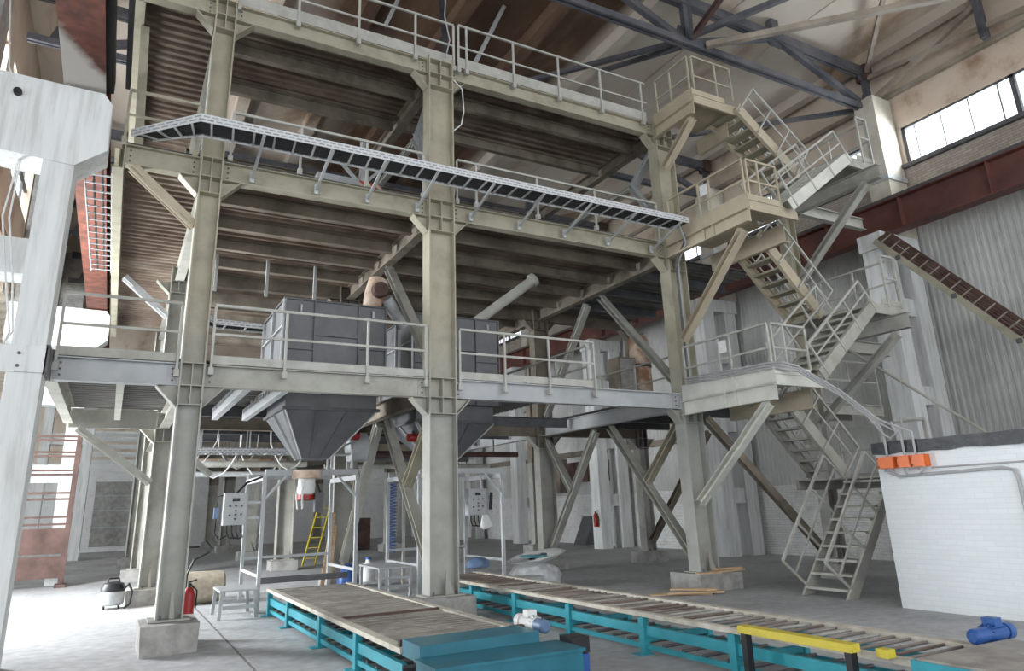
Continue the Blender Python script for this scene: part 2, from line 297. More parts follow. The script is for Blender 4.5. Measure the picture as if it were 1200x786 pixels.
def single(name, mb, mat, label, cat, group=None, smooth=False, kind='thing'):
    xs = [p.x for p in mb.v]; ys = [p.y for p in mb.v]; zs = [p.z for p in mb.v]
    base = Vector(((min(xs) + max(xs)) / 2, (min(ys) + max(ys)) / 2, min(zs)))
    for p in mb.v: p -= base
    o = mb.build(name, mat, None, smooth); o.location = base
    return tag(o, label, cat, group, kind)
def struct(name, mb, mat, label=None):
    o = mb.build(name, mat); o['kind'] = 'structure'
    if label: o['label'] = label; o['category'] = name.split('_')[0]
    return o
def lerp(a, b, t): return Vector(a) * (1 - t) + Vector(b) * t
ORD = ['first', 'second', 'third', 'fourth', 'fifth', 'sixth', 'seventh', 'eighth', 'ninth', 'tenth', 'eleventh', 'twelfth']

# ------------------------------------------------------------------ room
struct('floor', M().box(-14, 17.4, -8, 42, -0.2, 0), 'floor', 'dusty grey concrete floor of the hall')
rf = M().box(-3.15, 17.6, -8, 42, 13.02, 13.3)
for x in (16.75,): rf.box(x - 0.15, x + 0.15, -8, 42, 12.72, 13.02)
for i in range(7):
    x = 10.1 - 2.0 * i
    rf.box(x - 0.16, x + 0.16, -8, 42, 12.68, 13.02)
for x in (14.1, 12.1): rf.box(x - 0.02, x + 0.02, -8, 42, 13.0, 13.02)
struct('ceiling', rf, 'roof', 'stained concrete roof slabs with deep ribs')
# window wall (x = 17.1)
wr = M().box(17.1, 17.4, -8, 41, 0, 1.9)
struct('wall_right', wr, 'brick_wall', 'worn white brick lower wall behind the steel columns')
cl = M().corr(1.9, 8.42, -8, 41, lambda a, b, h: (17.12 - h, b, a), 0.15, 0.014)
struct('wall_cladding', cl, 'corr_wall', 'corrugated pale cladding above the brick wall')
wb = M()
wb.box(17.1, 17.4, -8, 41, 8.3, 9.64)
struct('wall_upper', wb, 'brick_upper', 'grimy brick band under the high windows')
pl = M().box(17.1, 17.4, -8, 41, 10.72, 13.02)
struct('wall_top', pl, 'plaster', 'stained plaster band between high windows and roof')
tr = M().box(16.98, 17.1, -8, 41, 9.56, 9.66); struct('trim_1', tr, 'dark_steel')
tr = M().box(16.98, 17.1, -8, 41, 11.62, 11.74); struct('trim_2', tr, 'truss_light')
COLY = [-2.35, 3.65, 9.65, 15.65, 21.65, 27.65, 33.65, 39.65]
k = 1
for yc in COLY[:-1]:
    y0, y1 = yc + 0.35, yc + 5.65
    fr = M()
    for z in (9.66, 10.66): fr.box(17.14, 17.26, y0, y1, z, z + 0.07)
    for i in range(3): yy = y0 + i * (y1 - y0 - 0.1) / 2; fr.box(17.14, 17.26, yy, yy + 0.10, 9.66, 10.72)
    for i in range(8): yy = y0 + (i + 0.5) * (y1 - y0) / 8; fr.box(17.18, 17.22, yy - 0.012, yy + 0.012, 9.7, 10.7)
    o = struct('window_%d' % k, fr, 'dark_steel', 'high dark framed window strip'); k += 1
    gl = M().box(17.195, 17.205, y0 + 0.05, y1 - 0.05, 9.72, 10.67).build('glazing', 'glass', o)
    pr = M().box(17.1, 17.4, yc - 0.36, yc + 0.36, 9.6, 10.75); struct('wall_pier_%d' % k, pr, 'plaster')
# far wall
fwm = M().box(-14, 17.1, 41, 41.3, 0, 4.2); struct('wall_back', fwm, 'brick_far', 'white painted brick wall at the far end')
fwm = M().box(-14, 17.1, 41, 41.3, 4.2, 13.3); struct('wall_back_upper', fwm, 'plaster', 'stained plaster above the far wall')
db = M().box(-0.7, 2.6, 40.95, 41.0, 0.25, 3.3); o = struct('door_1', db, 'footing', 'wide dark shutter door in the far wall')
for z in (1.1, 1.9, 2.6): M().box(-0.7, 2.6, 40.91, 40.95, z, z + 0.06).build('door_rib', 'panel', o)
# open aisle beside the concrete columns
la = M().box(-14, -2.9, -8, 42, 8.0, 8.25)
y = -6.0
while y < 41: la.box(-14, -3.13, y - 0.12, y + 0.12, 7.45, 8.0); y += 1.0
def aisle_mat():
    mt = noisy('aisle_slab_paint', (0.16, 0.085, 0.055), (0.27, 0.16, 0.105), 0.5, 0.9, third=(0.34, 0.24, 0.17)); nt = mt.node_tree; N = nt.nodes; L = nt.links
    b = N['Principled BSDF']; br_ = b.inputs['Base Color'].links[0].from_socket
    g = N.new('ShaderNodeNewGeometry'); sp = N.new('ShaderNodeSeparateXYZ'); L.new(g.outputs['Position'], sp.inputs[0])
    mr = N.new('ShaderNodeMapRange'); mr.inputs[1].default_value = 18; mr.inputs[2].default_value = 22; L.new(sp.outputs[1], mr.inputs[0])
    mx = N.new('ShaderNodeMix'); mx.data_type = 'RGBA'; L.new(mr.outputs[0], mx.inputs[0]); L.new(br_, mx.inputs[6]); mx.inputs[7].default_value = (0.62, 0.54, 0.44, 1); L.new(mx.outputs[2], b.inputs['Base Color']); return mt
struct('ceiling_aisle', la, aisle_mat(), 'ribbed slabs over the side aisle')
lw = M().box(-14.2, -14, -8, 42, 0, 1.6).box(-14.2, -14, -8, 42, 7.0, 8.2)
for y in range(-8, 43, 6): lw.box(-14.2, -14, y - 0.4, y + 0.4, 1.6, 7.0)
struct('wall_left', lw, 'conc', 'whitewashed outer wall of the side aisle')
uw = M().box(-3.12, -2.87, -8, 42, 8.25, 9.4).box(-3.12, -2.87, -8, 42, 11.2, 13.02)
for y in range(-8, 43, 6): uw.box(-3.12, -2.87, y + 0.15 - 0.35, y + 0.15 + 0.35, 9.4, 11.2)
cf = M()
for z in (9.4, 10.3, 11.14): cf.box(-3.04, -2.96, -8, 42, z, z + 0.06)
for i in range(50): cf.box(-3.03, -2.97, -8 + i - 0.02, -8 + i + 0.02, 9.4, 11.2)
o = struct('window_9', cf, 'dark_steel', 'high glazed band above the side aisle roof')
M().box(-3.005, -2.995, -8, 42, 9.42, 11.18).build('glazing', 'glass', o)
struct('wall_left_upper', uw, 'plaster', 'stained plaster wall above the side aisle')
wf = M()
for i in range(8):
    y0 = -8 + 6 * i + 0.4
    for j in range(5): wf.box(-14.12, -14.06, y0 + j * 1.3 - 0.03, y0 + j * 1.3 + 0.03, 1.6, 7.0)
for z in (1.6, 3.4, 5.2, 6.94): wf.box(-14.12, -14.06, -8, 42, z, z + 0.06)
o = struct('window_8', wf, 'panel', 'tall glazed band of the side aisle')
M().box(-14.1, -14.09, -8, 42, 1.6, 7.0).build('glazing', 'glass', o)

# ------------------------------------------------------------------ concrete building columns, crane beams, roof trusses
R1, R2, R3, R4 = 10.45, 15.9, 21.8, 27.7
XA, XB, XC, XD = 0.80, 4.53, 9.84, 13.05
for i, yc in enumerate(COLY):
    if yc < 3: continue
    t = thing('concrete_column', ('whitewashed twin-leg concrete column under the high window strip, behind the stair tower' if i == 2 else
        'whitewashed twin-leg concrete column by the window wall, %s behind the stair tower' % ORD[i - 3] if i > 2 else
        'whitewashed twin-leg concrete column by the window wall, in front of the brick booth'), 'column', (16.2, yc, 0), 'twin-leg concrete columns of the window wall')
    for xa in (15.5, 16.42): M().box(xa, xa + 0.46, yc - 0.27, yc + 0.27, 0, 7.62).jitter(0.006).build('leg', 'conc', t)
    for z in (1.45, 3.5, 5.6): M().box(15.96, 16.42, yc - 0.2, yc + 0.2, z, z + 0.42).build('tie', 'conc', t)
    M().box(15.44, 16.95, yc - 0.3, yc + 0.3, 7.2, 7.6).build('crane_seat', 'conc', t)
    M().box(16.3, 17.05, yc - 0.27, yc + 0.27, 7.62, 11.55).build('upper_shaft', 'conc_cream', t)
    M().box(16.26, 17.06, yc - 0.31, yc + 0.31, 9.15, 9.3).build('collar', 'galv', t)
LCY = [-1.85, 10.15, 22.15, 34.15]
for i, yc in enumerate(LCY):
    if i == 0: continue
    t = thing('concrete_column', ('big whitewashed twin-leg concrete column beside the steel platform, with a hanging cord' if i == 1 else
        'whitewashed twin-leg concrete column of the side aisle, %s behind the big one' % ORD[i - 2]), 'column', (-1.6, yc, 0), 'twin-leg concrete columns of the side aisle')
    for xa in (-2.75, -1.24): M().box(xa, xa + 0.36, yc - 0.26, yc + 0.26, 0, 6.2).jitter(0.008).build('leg', 'conc', t)
    for z, h in ((0.6, 0.4), (2.5, 0.45), (4.5, 0.46)): M().box(-2.39, -1.24, yc - 0.22, yc + 0.22, z, z + h).build('tie', 'conc', t)
    hd = M(); pr = [(-2.95, 6.16), (-0.90, 6.02), (-0.54, 6.32), (-0.56, 7.0), (-0.66, 7.15), (-2.95, 7.2)]
    hd.add([(x, yc - 0.28, z) for x, z in pr] + [(x, yc + 0.28, z) for x, z in pr], [(0, 1, 2, 3, 4, 5), (11, 10, 9, 8, 7, 6)] + [(j, 6 + j, 6 + (j + 1) % 6, (j + 1) % 6) for j in range(6)])
    hd.jitter(0.008).build('column_head', 'conc', t)
    M().box(-2.85, -1.95, yc - 0.27, yc + 0.27, 7.2, 12.66).build('upper_shaft', 'footing', t)
    if i == 1:
        cl = M().box(-2.8, -0.86, yc - 0.30, yc - 0.262, 3.28, 3.6).build('clamp_plate', 'conc', t)
        M().box(-0.878, -0.835, yc - 0.30, yc + 0.3, 3.28, 3.62).build('clamp_cheek', 'dark_steel', t)
        for x in (-1.14, -2.5):
            for z in (3.35, 3.5): M().tube([(x, yc - 0.30, z), (x, yc - 0.33, z)], 0.018).build('clamp_bolt', 'dark_steel', cl)
        M().tube([(-1.62, yc - 0.28, 6.9), (-1.62, yc - 0.34, 6.9)], 0.05, 12).build('lifting_hole_plug', 'black', t)
# crane runway beams
t = thing('crane_beam', 'long red crane runway beam along the window wall', 'crane beam', (15.98, 17, 7.62))
M().ibeam((15.98, -8, 8.02), (15.98, 41, 8.02), 0.80, 0.36, 0.03, 0.02).build('beam', 'crane', t)
for y in range(-7, 41, 2): M().box(15.81, 15.97, y - 0.01, y + 0.01, 7.66, 8.39).build('stiffener', 'crane', t)
M().box(15.94, 16.02, -8, 41, 8.42, 8.55).build('rail', 'dark_steel', t)
for i, (y0, y1) in enumerate(((-8.0, 10.12), (10.2, 40.9))):
    t = thing('crane_beam', ('red crane runway beam with a whitewashed end resting on the big concrete column head' if i == 0 else 'red crane runway beam running down the hall behind the concrete column head'), 'crane beam', (-0.92, (y0 + y1) / 2, 7.2))
    M().box(-1.15, -0.66, y0, y1, 7.2, 7.24).box(-0.93, -0.88, y0, y1, 7.24, 8.06).box(-1.12, -0.69, y0, y1, 8.06, 8.1).build('beam', 'crane_left', t)
    M().box(-0.94, -0.86, y0, y1, 8.1, 8.24).build('rail', 'dark_steel', t)
single('conductor_duct', M().box(-0.69, -0.58, -8, 10.28, 7.40, 7.62), 'black', 'thick black conductor duct along the side of the red crane beam', 'duct')
single('conductor_duct', M().box(-0.44, -0.38, -8, 10.06, 7.40, 7.52), 'black', 'thin black conductor bar beside the thick one along the red crane beam', 'duct')
single('slanted_post', M().bar((-0.19, 11.2, 6.80), (-0.33, 11.2, 9.24), 0.13, 0.1, (0, 1, 0)), 'beige', 'beige slanted post between middle and upper floor near the crane beam', 'post')
# trusses
def truss(y, lab, mats):
    t = thing('roof_truss', lab, 'roof truss', (7.5, y, 11.36), 'steel roof trusses')
    bn = [(16.75, 11.4), (10.3, 11.4), (4.3, 11.4), (-1.9, 11.4)]; tn = [(16.75, 12.54), (13.3, 12.54), (7.3, 12.54), (1.3, 12.54), (-1.9, 12.54)]
    a, b, c = mats
    for s in (-0.06, 0.06):
        M().bar((16.75, y + s, 11.4), (-2.6, y + s, 11.4), 0.06, 0.15).build('bottom_chord', a, t)
        M().bar((16.75, y + s, 12.54), (-2.6, y + s, 12.54), 0.09, 0.24).build('top_chord', b, t)
    for i in range(4):
        p = bn[i]
        for q in ([tn[0], tn[1]] if i == 0 else [tn[i], tn[i + 1]] if i < 3 else [tn[3], tn[4]]):
            M().bar((p[0], y, p[1]), (q[0], y, q[1]), 0.16, 0.13, (0, 1, 0)).build('web_diagonal', c, t)
        if 0 < i < 3: M().bar((p[0], y, 11.4), (p[0], y, 12.54), 0.12, 0.12).build('web_post', c, t)
        M().box(16.62, 16.9, y - 0.16, y + 0.16, 12.3, 12.72).build('end_shoe', 'rust', t) if i == 0 else None
        M().plate([(p[0] - 0.38, y, 11.34), (p[0] + 0.38, y, 11.34), (p[0] + 0.22, y, 11.82), (p[0] - 0.22, y, 11.82)], 0.03).build('gusset_plate', a, t)
    for q in tn[:4]: M().plate([(q[0] - 0.35, y, 12.7), (q[0] + 0.35, y, 12.7), (q[0] + 0.2, y, 12.28), (q[0] - 0.2, y, 12.28)], 0.03).build('gusset_plate', b, t)
    for xx in (16.75, 13.3, 10.1, 7.3, 4.1, 1.3): M().box(xx - 0.12, xx + 0.12, y - 0.1, y + 0.1, 12.63, 12.72 if xx != 13.3 else 13.02).build('bearing_pad', 'dark_steel', t)
for i, yc in enumerate(COLY[2:7]):
    truss(yc + 0.1, 'dark steel roof truss above the stair tower ending on the window pier' if i == 0 else 'dark steel roof truss deep in the hall, %s behind the stair tower one' % ORD[i - 1], ('truss', 'truss', 'truss'))
truss(3.75, 'dark steel roof truss overhead on the booth side of the stair tower', ('truss', 'truss', 'truss'))
def strut(p, q, w, mat, lab, h=None):
    single('roof_brace', M().bar(p, q, w, h or w), mat, lab, 'brace', 'bracing struts under the roof')
strut((10.75, 9.62, 11.42), (16.6, 3.75, 11.42), 0.13, 'truss_light', 'long dusty horizontal strut between two roof truss chords')
strut((10.3, 9.85, 11.55), (7.3, 15.6, 12.5), 0.11, 'truss', 'dark slanting strut from the truss hub above the stair towards the hall')
strut((16.72, 9.62, 12.3), (16.72, 3.85, 11.55), 0.12, 'truss_light', 'dusty slanting strut against the plaster above the high window')
strut((16.72, 9.62, 11.6), (16.72, 6.7, 12.6), 0.13, 'truss_light', 'dusty strut rising from the window pier to the eaves')
strut((16.68, 6.75, 11.62), (16.68, 6.75, 12.72), 0.16, 'truss', 'short dark upright strut between eaves rails over the window')
strut((10.3, 9.6, 11.5), (13.4, 6.4, 12.5), 0.12, 'truss', 'dark strut rising from the hub over the stair towards the booth')
strut((16.7, 9.9, 11.5), (10.3, 15.6, 11.45), 0.11, 'truss', 'dark horizontal strut crossing behind the window pier')
strut((4.2, 9.7, 11.5), (7.2, 15.6, 11.5), 0.12, 'truss', 'dark horizontal strut above the upper guard rail')
strut((10.3, 9.55, 11.45), (10.3, 6.7, 12.6), 0.11, 'rust', 'rusty slanting strut rising from the truss hub over the stair along the rib')
strut((10.3, 9.95, 11.45), (10.3, 12.8, 12.6), 0.10, 'truss', 'dark slanting strut behind the truss hub over the stair')
strut((10.25, 9.55, 11.45), (7.3, 6.6, 12.6), 0.09, 'truss', 'thin dark strut from the truss hub over the upper guard rail')
strut((16.6, 9.55, 12.45), (13.3, 6.5, 12.7), 0.10, 'truss_light', 'dusty strut from the truss end to the roof slab over the window')
strut((6.2, 12.2, 11.2), (7.0, 12.2, 13.0), 0.09, 'galv', 'pale steel hanger slanting down from the roof ribs')
strut((4.0, 12.0, 11.3), (4.6, 12.0, 12.95), 0.08, 'galv', 'thin pale hanger above the middle front column')

# ------------------------------------------------------------------ steel platform frame
L1B, L1T, L2B, L2T, L3B, L3T = 3.29, 3.60, 6.41, 6.72, 9.25, 9.54
def footing(x, y, w, d, h, lab):
    single('concrete_footing', M().box(x - w / 2, x + w / 2, y - d / 2, y + d / 2, 0, h).jitter(0.012), 'footing', lab, 'footing', 'raw concrete column footings')
def column(x, y, w, zb, zt, lab, mat='beige', depth=0.28, joints=(), side=(-1, 1), bottom_mat=None):
    t = thing('steel_column', lab, 'column', (x, y, zb), 'steel columns of the platform')
    a, c = w / 2, depth / 2; tf, tw = 0.022, 0.016
    prof = [(-a, -c), (-a + tf, -c), (-a + tf, -tw / 2), (a - tf, -tw / 2), (a - tf, -c), (a, -c), (a, c), (a - tf, c), (a - tf, tw / 2), (-a + tf, tw / 2), (-a + tf, c), (-a, c)]
    def shaft(z0, z1, mm):
        n = 12; mb = M()
        mb.add([(x + p, y + q, z0) for p, q in prof] + [(x + p, y + q, z1) for p, q in prof], [tuple(range(n - 1, -1, -1)), tuple(range(n, 2 * n))] + [(i, (i + 1) % n, n + (i + 1) % n, n + i) for i in range(n)])
        return mb.build('shaft', mm, t)
    if bottom_mat: shaft(zb + 0.025, 3.0, bottom_mat); shaft(3.0, zt, mat)
    else: shaft(zb + 0.025, zt, mat)
    bm = bottom_mat or mat
    M().box(x - a - 0.08, x + a + 0.08, y - c - 0.05, y + c + 0.05, zb, zb + 0.025).build('base_plate', bm, t)
    M().plate([(x + 0.02, y - c + 0.02, zb + 0.025), (x + 0.17, y - c + 0.02, zb + 0.025), (x + 0.03, y - c + 0.02, zb + 0.36)], 0.014).build('base_rib', bm, t) if w > 0.4 else M().plate([(x, y - 0.1, zb + 0.025), (x + 0.06, y - 0.1, zb + 0.025), (x + 0.03, y - 0.1, zb + 0.33), (x, y - 0.1, zb + 0.33)], 0.014).build('base_rib', bm, t)
    for sx in (-1, 1):
        M().tube([(x + sx * (a - 0.05), y - c - 0.02, zb + 0.025), (x + sx * (a - 0.05), y - c - 0.02, zb + 0.075)], 0.017, 6).build('anchor_bolt', 'dark_steel', t)
    for (jb, jt) in joints:
        mm = bottom_mat if (bottom_mat and jb < 3.5) else mat
        for z in (jb - 0.26, jb, jt): M().box(x - a + tf, x + a - tf, y - c, y - tw / 2, z - 0.007, z + 0.007).build('stiffener', mm, t)
        M().box(x - 0.007, x + 0.007, y - c + 0.01, y - tw / 2, jb - 0.25, jt - 0.01).build('stiffener', mm, t)
        for sx in side:
            e = x + sx * a
            h = M().plate([(e, y, jb - 0.012), (e + sx * 0.26, y, jb - 0.012), (e, y, jb - 0.27)], 0.014).build('haunch', mm, t)
            M().bar((e + sx * 0.268, y, jb - 0.012), (e + sx * 0.008, y, jb - 0.285), 0.2, 0.016).build('haunch_flange', mm, h)
    return t
J3 = ((L1B, L1T), (L2B, L2T), (L3B, L3T))
column(XA, R1, 0.315, 0.34, 9.62, 'front steel column on the concrete block closest to the big concrete column', 'column', 0.3, J3)
column(XB, R1, 0.48, 0.32, 9.62, 'front steel column standing between the two teal conveyors', 'column', 0.3, J3)
column(XC, R1, 0.47, 0.30, 9.62, 'front steel column carrying the stair platforms, boards lying at its foot', 'column', 0.3, J3, side=(-1,))
column(XD, 10.05, 0.30, 0.28, 8.15, 'stair tower column between the stair flights and the brick booth', 'column', 0.26)
footing(XA, R1 - 0.02, 0.64, 0.86, 0.34, 'concrete footing under the front column closest to the big concrete column')
footing(XB, R1, 0.86, 0.7, 0.32, 'concrete footing under the front column between the two conveyors')
footing(XC + 0.02, R1, 1.02, 0.8, 0.30, 'cracked concrete footing with boards on it, under the stair side front column')
footing(XD, 10.05, 0.6, 0.6, 0.28, 'concrete footing under the stair tower column')
for r, y, nm, zt in ((1, R2, 'second row', 9.62), (2, R3, 'third row', 9.62), (3, R4, 'fourth row', 6.4), (4, 33.6, 'fifth row', 6.4), (5, 39.2, 'sixth row', 6.4)):
    for x, w, lb in ((XA, 0.32, 'in line with the aisle side front column'), (XB, 0.46, 'in line with the front column between the conveyors'), (XC, 0.45, 'in line with the stair side front column'), (XD, 0.32, 'in line with the stair tower column')):
        if r >= 3 and x == XD or r >= 4 and x == XA: continue
        column(x, y, w, 0.28, zt if x != XD else 6.4, 'steel column of the %s, %s' % (nm, lb), 'brown_steel' if x != XA else 'beige2', 0.28, ((L1B, L1T), (L2B, L2T)) if y == R2 else (), bottom_mat='beige2')
        footing(x, y, 0.74, 0.66, 0.28, 'concrete footing of the %s, %s' % (nm, lb))
def beam(p0, p1, h, b, mat, lab, name='floor_beam', plates=True, group='steel beams of the platform frame'):
    c = lerp(p0, p1, 0.5); t = thing(name, lab, 'beam', (c.x, c.y, c.z - h / 2), group)
    M().ibeam(p0, p1, h, b).build('beam', mat, t)
    if plates:
        d = (Vector(p1) - Vector(p0)).normalized(); sd = d.cross(Vector((0, 0, 1)))
        for e, sg in ((Vector(p0), 1), (Vector(p1), -1)):
            q = e + d * sg * 0.008
            pl_ = M().bar(q - d * 0.008, q + d * 0.008, b + 0.02, h + 0.02).build('end_plate', mat, t)
            w2 = e + d * sg * 0.08 + sd * 0.012
            ck = M().bar(w2 - d * 0.065, w2 + d * 0.065, 0.012, h - 0.06).build('cleat', mat, t)
            for zz in (-0.08, 0, 0.08):
                for off in (0.02,):
                    M().tube([w2 + Vector((0, 0, zz)) + sd * 0.005, w2 + Vector((0, 0, zz)) + sd * 0.024], 0.014, 6).build('bolt', 'dark_steel', ck)
    return t
HW = {XA: 0.158, XB: 0.24, XC: 0.235, XD: 0.16}
def xbeam(xa, xb, y, zb, zt, mat, lab, **k):
    z = (zb + zt) / 2; return beam((xa, y, z), (xb, y, z), zt - zb, 0.17, mat, lab, **k)
front = (('lower', L1B, L1T, 'grey'), ('middle', L2B, L2T, 'beige'), ('upper', L3B, L3T, 'beige'))
for lv, zb, zt, mt_ in front:
    x0 = {'lower': -0.83, 'middle': -0.36, 'upper': -0.40}[lv]
    xbeam(x0, XA - HW[XA], R1, zb, zt, mt_, 'front beam of the %s floor on the big concrete column side' % lv)
    xbeam(XA + HW[XA], XB - HW[XB], R1, zb, zt, mt_ if lv != 'lower' else 'beige2', 'front beam of the %s floor in front of the first hopper bin' % lv)
    xbeam(XB + HW[XB], XC - HW[XC], R1, zb, zt, mt_, 'front beam of the %s floor over the long conveyor' % lv)
    for r, y, nm in ((1, R2, 'second'), (2, R3, 'third')):
        for xa, xb, bay in ((XA, XB, 'aisle side bay'), (XB, XC, 'conveyor bay')):
            xbeam(xa + HW[xa], xb - HW[xb], y, zb, zt, 'brown_steel', '%s floor cross beam between columns of the %s row, %s' % (lv, nm, bay), plates=False)
    if lv != 'upper':
        xbeam(XC + HW[XC], XD - HW[XD], R2, zb, zt, 'brown_steel', '%s floor cross beam of the second row on the stair side' % lv, plates=False)
    else:
        pass
    for x, nm in ((XA, 'aisle side'), (XB, 'middle'), (XC, 'stair side')):
        for ya, yb, sp in ((R1, R2, 'front span'), (R2, R3, 'rear span')):
            z = (zb + zt) / 2
            beam((x, ya + 0.151, z), (x, yb - 0.141, z), zt - zb, 0.18, 'grey' if (lv == 'lower' and x == XC) else 'brown_steel' if x > 1 else 'beige2', '%s girder of the %s floor running into the hall, %s' % (nm, lv, sp), name='floor_girder', plates=False)
# edge girders of the cantilever bay
beam((-0.84, R1 + 0.1, 3.445), (-0.84, 15.3, 3.445), 0.31, 0.15, 'beige2', 'edge girder of the lower platform beside the big concrete column', name='floor_girder', plates=False)
beam((-0.05, R1 + 0.1, 3.47), (-0.05, 15.2, 3.47), 0.22, 0.1, 'beige2', 'small girder under the lower platform between concrete and steel column', name='floor_girder', plates=False)
beam((-0.84, 15.36, 3.40), (XA - 0.17, 15.36, 3.40), 0.36, 0.1, 'beige2', 'rear edge beam of the lower platform on the aisle side', plates=False)
beam((-0.42, R1 + 0.1, 6.565), (-0.42, R3, 6.565), 0.31, 0.14, 'beige', 'edge girder of the middle floor beside the red crane beam', name='floor_girder', plates=False)
beam((-0.42, R1 + 0.1, 9.395), (-0.42, R3, 9.395), 0.29, 0.14, 'beige', 'edge girder of the upper floor beside the red crane beam', name='floor_girder', plates=False)
# joists along x under the middle and upper floors
def joists(xa, xb, ys, zt, h, lab, mat='brown_steel'):
    for i, y in enumerate(ys):
        single('floor_joist', M().ibeam((xa, y, zt - h / 2), (xb, y, zt - h / 2), h, 0.12), mat, lab % ORD[i], 'joist', 'joists under the platform floors')
YJ = [11.5, 12.6, 13.7, 14.8, 17.0, 18.2, 19.4, 20.6]
joists(XA + 0.1, XB - 0.1, YJ, L2T, 0.22, '%s joist from the front under the middle floor, aisle side bay')
joists(XB + 0.1, XC - 0.1, YJ, L2T, 0.22, '%s joist from the front under the middle floor, conveyor bay')
joists(XA + 0.1, XB - 0.1, [11.4, 12.66], L3T, 0.24, '%s joist from the front under the upper floor, aisle side bay')
joists(XB + 0.1, XC - 0.1, [11.3, 12.6], L3T, 0.24, '%s joist from the front under the upper floor, conveyor bay')
joists(XB + 0.1, XC - 0.1, [14.6, 17.6, 19.6], L1T, 0.22, '%s joist from the front under the lower floor, conveyor bay', 'dark_steel')
joists(XA + 0.1, XB - 0.1, [14.4, 17.6, 19.6], L1T, 0.22, '%s joist from the front under the lower floor, aisle side bay', 'dark_steel')
joists(XC + 0.1, XD - 0.1, [12.0, 13.3, 14.6], L2T, 0.22, '%s joist from the front under the middle floor, stair side bay', 'dark_steel')
joists(XC + 0.1, XD - 0.1, [11.9, 13.2, 14.5], L1T, 0.22, '%s joist from the front under the lower floor, stair side bay', 'dark_steel')
for x, nm in ((1.52, 'closer to the aisle'), (2.06, 'closer to the hopper bin')):
    t = thing('floor_girder', 'short grey girder with ragged deck edge under the lower floor, %s' % nm, 'beam', (x, 12.4, 3.3), 'steel beams of the platform frame')
    M().chan((x, R1 + 0.1, 3.4), (x, 14.28, 3.4), 0.2, 0.1).build('beam', 'grey', t)
    for i in range(16): M().plate([(x - 0.012, 10.75 + i * 0.22, 3.5), (x - 0.012, 10.87 + i * 0.22, 3.5), (x - 0.012, 10.85 + i * 0.22, 3.42), (x - 0.012, 10.77 + i * 0.22, 3.42)], 0.01).build('deck_end', 'galv', t)
# deck sheets
def deck(x0, x1, y0, y1, z, lab, mat='deck'):
    t = thing('floor_deck', lab, 'deck', ((x0 + x1) / 2, (y0 + y1) / 2, z), 'corrugated deck sheets of the platform floors')
    M().corr(x0, x1, y0, y1, lambda a, b, h: (a, b, z + h), 0.21, 0.05).build('deck_sheet', mat, t)
    M().box(x0, x1, y0, y1, z + 0.057, z + 0.075).build('floor_plate', 'dark_steel', t)
for lv, z in (('middle', L2T), ('upper', L3T)):
    for ya, yb, sp in ((R1 + 0.02, R2, 'front span'), (R2 + 0.02, R3, 'rear span')):
        deck(-0.40, XA - 0.02, ya, yb, z, 'rusty corrugated deck of the %s floor beside the concrete columns, %s' % (lv, sp))
        deck(XA + 0.02, XB - 0.02, ya, yb, z, 'corrugated deck of the %s floor over the aisle side bay, %s' % (lv, sp)) if lv != 'upper' else None
        if lv != 'upper': deck(XB + 0.02, XC - 0.02, ya, yb, z, 'corrugated deck of the %s floor over the conveyor bay, %s' % (lv, sp))
deck(XA + 0.02, XB - 0.02, R1 + 0.02, 12.75, L3T, 'narrow corrugated deck of the upper floor over the first hopper bin')
deck(XB + 0.02, XC - 0.02, R1 + 0.02, 12.7, L3T, 'narrow corrugated deck of the upper floor over the long conveyor')
deck(-0.80, XA - 0.02, R1 + 0.02, 15.4, L1T, 'grey corrugated deck of the lower floor beside the big concrete column', 'deck_grey')
deck(XA + 0.02, 2.12, R1 + 0.02, R2, L1T, 'grey corrugated deck of the lower floor next to the first hopper bin', 'deck_grey')
deck(XA + 0.02, 2.12, R2 + 0.02, R3, L1T, 'grey corrugated deck of the lower floor on the aisle side, rear span', 'deck_grey')
deck(2.14, XB - 0.02, 14.42, R3, L1T, 'corrugated deck of the lower floor behind the first hopper bin', 'deck_grey')
deck(XB + 0.02, 7.6, 14.62, R3, L1T, 'corrugated deck of the lower floor behind the second hopper bin', 'deck_grey')
deck(6.75, 7.6, R1 + 0.1, 14.6, L1T, 'narrow corrugated deck of the lower floor beside the second hopper bin', 'deck_grey')
deck(XB + 0.02, XC - 0.02, R3 + 0.02, 33.6, L1T, 'corrugated deck of the lower floor deep in the hall, conveyor bay', 'deck_grey')
deck(XA + 0.02, XB - 0.02, R3 + 0.02, 33.6, L1T, 'corrugated deck of the lower floor deep in the hall, aisle side bay', 'deck_grey')
for yy, nn in ((R4, 'fourth'), (33.6, 'fifth')):
    for xa, xb, bay in ((XA, XB, 'aisle side bay'), (XB, XC, 'conveyor bay')): xbeam(xa + 0.17, xb - 0.24, yy, L1B, L1T, 'brown_steel', 'lower floor cross beam between columns of the %s row, %s' % (nn, bay), plates=False)
deck(XC + 0.02, XD, R1 + 0.7, R2, L1T, 'corrugated deck of the lower floor on the stair side', 'deck_grey')
deck(XC + 0.02, XD, R1 + 0.7, R2, L2T, 'corrugated deck of the middle floor on the stair side', 'deck_grey')
